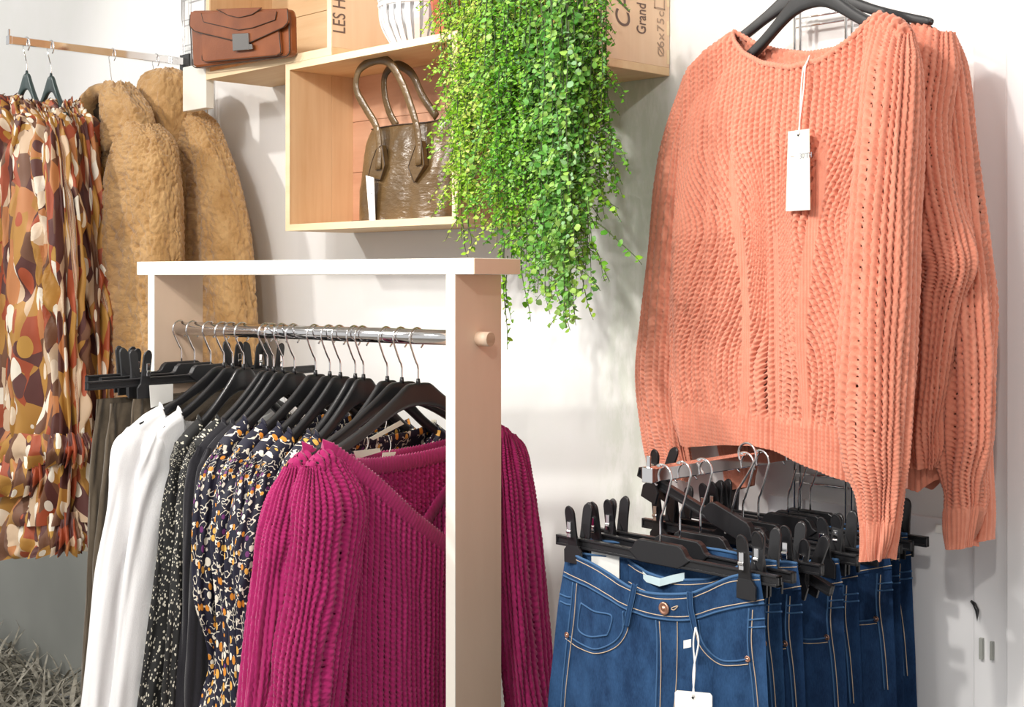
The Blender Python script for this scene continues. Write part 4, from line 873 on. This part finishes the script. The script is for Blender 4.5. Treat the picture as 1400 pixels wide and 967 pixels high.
# ---------------------------------------------------------------- brown tote
S2 = Fr((-2.08, -.125, 1.6145), 0)
tote = thing('tote_bag', 'brown crinkled leather tote bag with long handles in the middle crate', 'bag', S2.o, 0)
def tote_body():
    F = coons(q2(S2, [(502, 177), (540, 171), (580, 168), (613, 161)], 0), q2(S2, [(491, 303), (530, 304), (575, 303), (617, 300)], 0), q2(S2, [(502, 177), (493, 200), (489, 260), (491, 303)]), q2(S2, [(613, 161), (616, 220), (617, 300)]), 40, 40)
    u = np.linspace(0, 1, 40)[None]; v = np.linspace(0, 1, 40)[:, None]; k = .006+.034*v**.7
    n = k*np.clip(1-(2*u-1)**8, 0, 1)+.004*fbm(F[..., 0]*30, F[..., 1]*22, 4); F[..., 1] = np.maximum(F[..., 1], .001)
    f = np.stack([F[..., 0], -n+.012, F[..., 1]], -1); b = np.stack([F[..., 0], n*.9+.03, F[..., 1]], -1)
    grid_obj('bag_front', f, np.stack([F[..., 0], F[..., 1]], -1), m_croc, tote); grid_obj('bag_back', b, np.stack([F[..., 0], F[..., 1]], -1), m_croc, tote)
    for s_, nm in ((0, 'side_gusset'), (-1, 'side_gusset')):
        A = np.stack([f[:, s_], (f[:, s_]+b[:, s_])/2+np.array([-.010 if s_ == -1 else .010, 0, 0]), b[:, s_]], 1); grid_obj(nm, A, A[..., :2], m_dkleather, tote)
    MB().box(F[-1, 0, 0], -.02, 0, F[-1, -1, 0], .055, .003).build('base', m_dkleather, tote)
    MB().tube([tuple(p+np.array([0, -.001, .001])) for p in f[0]], .0014, 6).build('top_piping', m_dkleather, tote, True)
tote_body()
def strap(P, nm='handle', w=.0095, parent=tote):
    Q = catmull([(S2.L(x, y, n)[0], -n, S2.L(x, y, n)[1]) for x, y, n in P], 60); return MB().tube(Q, w, 8, flat=(.28, 1, (0, 1, 0))).build(nm, m_croc, parent, True)
strap([(517, 232, .027), (518, 200, .022), (514, 172, .02), (500, 148, .02), (487, 122, .02), (491, 96, .02), (511, 83, .02), (530, 84, .02), (545, 104, .02), (558, 135, .02), (571, 180, .022), (572, 226, .027)])
strap([(542, 172, -.03), (533, 155, -.03), (526, 130, -.03), (526, 104, -.03), (538, 90, -.03), (552, 92, -.03), (565, 104, -.03), (578, 132, -.03), (597, 160, -.03)])
for P in ([(514, 205), (522, 198), (526, 226), (520, 246), (503, 243), (508, 222)], [(569, 196), (576, 192), (580, 226), (566, 250), (558, 228)]):
    slab(S2, P, .012, .0245, 'handle_tab', m_croc, tote, .002); edge(S2, P+P[:1], .0245, .0008, m_dkleather, tote)
tt = thing('price_tag', 'narrow white tag hanging from the left handle of the tote', 'tag', S2.o, 0)
slab(S2, [(500, 240), (511, 243), (513, 303), (505, 303)], .034, .035, 'card', m_card, tt, 0)
a, z = S2.L(509.5, 266, .035); text('30', .009, Matrix(((0, 0, 1, a), (0, -1, 0, 0), (1, 0, 0, z), (0, 0, 0, 1)))@Matrix.Identity(4) if 0 else Matrix(((0, -1, 0, a), (0, 0, -1, -.0354), (1, 0, 0, z), (0, 0, 0, 1))), m_inkg, tt, 'price_print')
# ---------------------------------------------------------------- basket and pot on the middle crate
bx, by, bz = -2.085, -.092, 1.9575
bk = thing('basket', 'round white slatted willow basket on top of the middle crate', 'basket', (bx, by, bz), 0)
def brad(z): return .045+.030*math.sin(min(1, z/.07)*PI/2)
N_ = 26
for k in range(N_):
    a = k*2*PI/N_; prof = [(brad(z)+(.0016 if k % 2 else 0), z) for z in np.linspace(.004, .098, 9)]
    ca, sa = math.cos(a), math.sin(a); v = []
    for r, z in prof:
        for e in (-.0052, .0052):
            for d in (0, .0018): v.append((ca*(r+d)-sa*e, sa*(r+d)+ca*e, z))
    f = []
    for i in range(8):
        o_ = i*4; f += [(o_, o_+2, o_+6, o_+4), (o_+1, o_+5, o_+7, o_+3), (o_, o_+4, o_+5, o_+1), (o_+2, o_+3, o_+7, o_+6)]
    MB().add(v, f).build('slat', m_basket, bk)
for z, r in ((.086, .0045), (.098, .0055)):
    R_ = brad(z)+.003; MB().tube([(R_*math.cos(t), R_*math.sin(t), z) for t in np.arange(40)*2*PI/40], r, 8, True, (1, .6, (0, 0, 1))).build('rim', m_basket, bk, True)
MB().lathe([(0, .0005), (.046, .0005), (.048, .004), (.046, .006), (0, .006)], 28).build('base', m_basket, bk, True)
MB().lathe([(0, .007), (.038, .007), (.062, .05), (.0665, .096), (.065, .096), (.060, .05), (.036, .009), (0, .009)], 28).build('glass_liner', m_glass, bk, True)
px_, py_, pz_ = -1.945, -.100, 1.9575
pt = thing('potted_plant', 'terracotta pot with a bright yellow-green trailing plant on the middle crate', 'plant', (px_, py_, pz_), 0, 'trailing green plants')
MB().lathe([(0, .0005), (.046, .0005), (.050, .004), (.066, .115), (.072, .117), (.074, .145), (.070, .147), (.066, .12), (.060, .11), (0, .11)], 36).build('pot', m_terra, pt, True)
MB().lathe([(0, .112), (.06, .112)], 24).build('soil', m_dkleather, pt, True)
# ---------------------------------------------------------------- trailing plants
def make_leaf(size, kind):
    if kind == 0: P = [(0, 0, 0), (.30, .34, .05), (1, 0, -.10), (.30, -.34, .05), (.45, 0, -.02)]   # narrow leaf
    else: P = [(0, 0, 0), (.35, .48, .10), (.75, .36, .05), (1.05, 0, -.1), (.75, -.36, .05), (.35, -.48, .10), (.5, 0, -.02)]
    return np.array(P)*size
def plant(t, root, strands, mat, rs, kind, lsize, spacing, branch=.5, hue=(0, 1)):
    """strands: (start xyz, end xyz, sway)"""
    R = np.random.RandomState(rs); o0 = np.array(t.location); stem = MB(); LV, LF, LH = [], [], []; n0 = 0
    def leaves(path, dens, sc_=1.0, hb=.5):
        nonlocal n0
        d = np.r_[0, np.cumsum(np.linalg.norm(np.diff(path, axis=0), axis=1))]
        for q in np.arange(.008, d[-1], dens):
            p = np.array([np.interp(q, d, path[:, k]) for k in range(3)]); az = R.uniform(0, 2*PI)
            side = np.array([math.cos(az), math.sin(az)*.8, R.uniform(-.9, .35)]); side /= np.linalg.norm(side)
            u = np.cross(side, np.array([R.uniform(-.4, .4), R.uniform(-1, -.2), R.uniform(-.1, .8)])); u /= np.linalg.norm(u)+1e-9; w_ = np.cross(side, u)
            L_ = make_leaf(lsize*sc_*R.uniform(.6, 1.25), kind); v = p+L_[:, :1]*side+L_[:, 1:2]*u+L_[:, 2:]*w_
            m = len(v)-1; LV.append(v); LF.extend([(n0+i, n0+(i+1) % m, n0+m) for i in range(m)]); LH.extend([np.clip(hb+R.normal(0, .16), 0, 1)]*(m+1)); n0 += m+1
    for (a, b, sway, sparse) in strands:
        a, b = np.array(a), np.array(b); L_ = np.linalg.norm(b-a); K = []
        ph = R.uniform(0, 6, 3)
        for q in np.linspace(0, 1, 12):
            off = np.array([math.sin(q*5+ph[0])*sway*q, math.sin(q*4+ph[1])*sway*.6*q, 0])
            K.append(a+(b-a)*np.array([q**1.3 if sparse < 2 else q**.6, q**.8, q])+off)
        K = catmull(K, 40); hb = R.uniform(*hue); K[:, 1] = np.minimum(K[:, 1], -.012)
        stem.tube(K-o0, np.linspace(.0014, .0006, 40), 4, cap=False); leaves(K, spacing*(1.6 if sparse else 1), 1, hb)
        if branch and not sparse:
            for q in np.arange(.1, .98, branch/L_ if L_ else 1):
                i = int(q*38); p = K[i]; az = R.uniform(0, 2*PI); l = R.uniform(.02, .055); dr = np.array([math.cos(az), math.sin(az)*.7-.2, R.uniform(-.8, .1)])
                B_ = np.array([p+dr*l*s_+np.array([0, 0, -.5*l*s_*s_]) for s_ in np.linspace(0, 1, 6)]); B_[:, 1] = np.minimum(B_[:, 1], -.012)
                stem.tube(B_-o0, .0006, 3, cap=False); leaves(B_, spacing*.8, .85, hb+.1)
    s_ = stem.build('stems', m_stem, t, True); s_['kind'] = 'stuff'
    me = bpy.data.meshes.new('foliage'); me.from_pydata((np.concatenate(LV)-o0).tolist(), [], LF); me.materials.append(mat)
    at = me.attributes.new('leafhue', 'FLOAT', 'POINT'); at.data.foreach_set('value', np.array(LH, np.float32)); me.shade_smooth()
    f = bpy.data.objects.new('foliage', me); C.objects.link(f); f.parent = t; f['kind'] = 'stuff'
    return len(LF)
R = np.random.RandomState(5)
def env(px):     # lowest pixel of the foliage at px
    return float(np.interp(px, [615, 630, 645, 660, 680, 700, 715, 735, 755, 770, 785, 805, 820, 835, 850], [230, 345, 335, 300, 345, 395, 400, 395, 385, 425, 420, 400, 330, 290, 270]))
def mkst(n, x0, x1, y0, y1, top, depth, f0=.5, f1=1.0, sway=.02, root=None, spread=1.0):
    out = []
    for k in range(n):
        px = R.uniform(x0, x1); e = env(px)*R.uniform(f0, f1) if y1 is None else R.uniform(y0, y1)
        dy = R.uniform(*depth); b = on_y(px, e, dy); rx = root[0]+R.normal(0, root[3]) if root else None
        if root: a = np.array([rx, root[1]+R.normal(0, .02), root[2]])
        else: a = on_y(px+R.uniform(-14, 14)-(px-730)*.15, R.uniform(-60, top), dy+R.uniform(-.03, .03))
        out.append((a, b, sway, 0))
    return out
SA = mkst(16, 618, 668, 0, None, 0, (-.235, -.19), .35, 1.0, .012, (px_+.03, py_-.03, pz_+.15, .03))
SA += mkst(62, 622, 712, 0, None, 10, (-.27, -.21), .35, 1.0, .012)
SA += [(on_y(x0, -10, -.2), on_y(x1, y1, -.22), .01, 0) for x0, x1, y1 in ((615, 612, 20), (622, 618, 34), (640, 632, 60), (628, 640, 55), (618, 607, 12))]
n = plant(pt, None, SA, m_leafA, 11, 0, .0105, .0058, .030, (.35, .95))
p2 = thing('hanging_plant', 'dense mid-green trailing plant hanging in the middle of the greenery', 'plant', tuple(on_y(735, -60, -.25)), 0, 'trailing green plants')
SB = mkst(76, 672, 800, 0, None, 30, (-.30, -.20), .45, 1.02, .014)+mkst(24, 790, 838, 0, None, 30, (-.27, -.22), .4, 1.0, .014)
plant(p2, None, SB, m_leafB, 12, 0, .0100, .0052, .030, (.15, .9))
p3 = thing('hanging_plant', 'bluish-green ivy with round leaves reaching lowest of the greenery', 'plant', tuple(on_y(770, -60, -.30)), 0, 'trailing green plants')
SC_ = mkst(26, 735, 806, 0, None, 60, (-.33, -.27), .82, 1.08, .012)+mkst(8, 640, 830, 0, None, 40, (-.32, -.28), .2, .8, .012)
plant(p3, None, SC_, m_leafC, 13, 1, .0112, .0078, .05, (.1, .8))
p4 = thing('hanging_plant', 'sparse yellow-green sprays with bare dark tips below the greenery', 'plant', tuple(on_y(760, 240, -.29)), 0, 'trailing green plants')
tips = [((800, 300), (872, 362), 2), ((785, 250), (845, 285), 2), ((712, 330), (722, 440), 1), ((770, 350), (778, 452), 1), ((790, 350), (812, 438), 1), ((745, 360), (750, 430), 1), ((688, 340), (691, 478), 1), ((694, 350), (694, 440), 1), ((690, 330), (688, 430), 1), ((632, 300), (640, 352), 1), ((640, 300), (643, 340), 1), ((800, 330), (832, 385), 2), ((812, 240), (855, 270), 2), ((760, 380), (765, 420), 1)]
plant(p4, None, [(on_y(*a, -.29), on_y(*b, -.29), .006, s_) for a, b, s_ in tips], m_leafA, 14, 1, .0105, .0062, 0, (.2, .7))
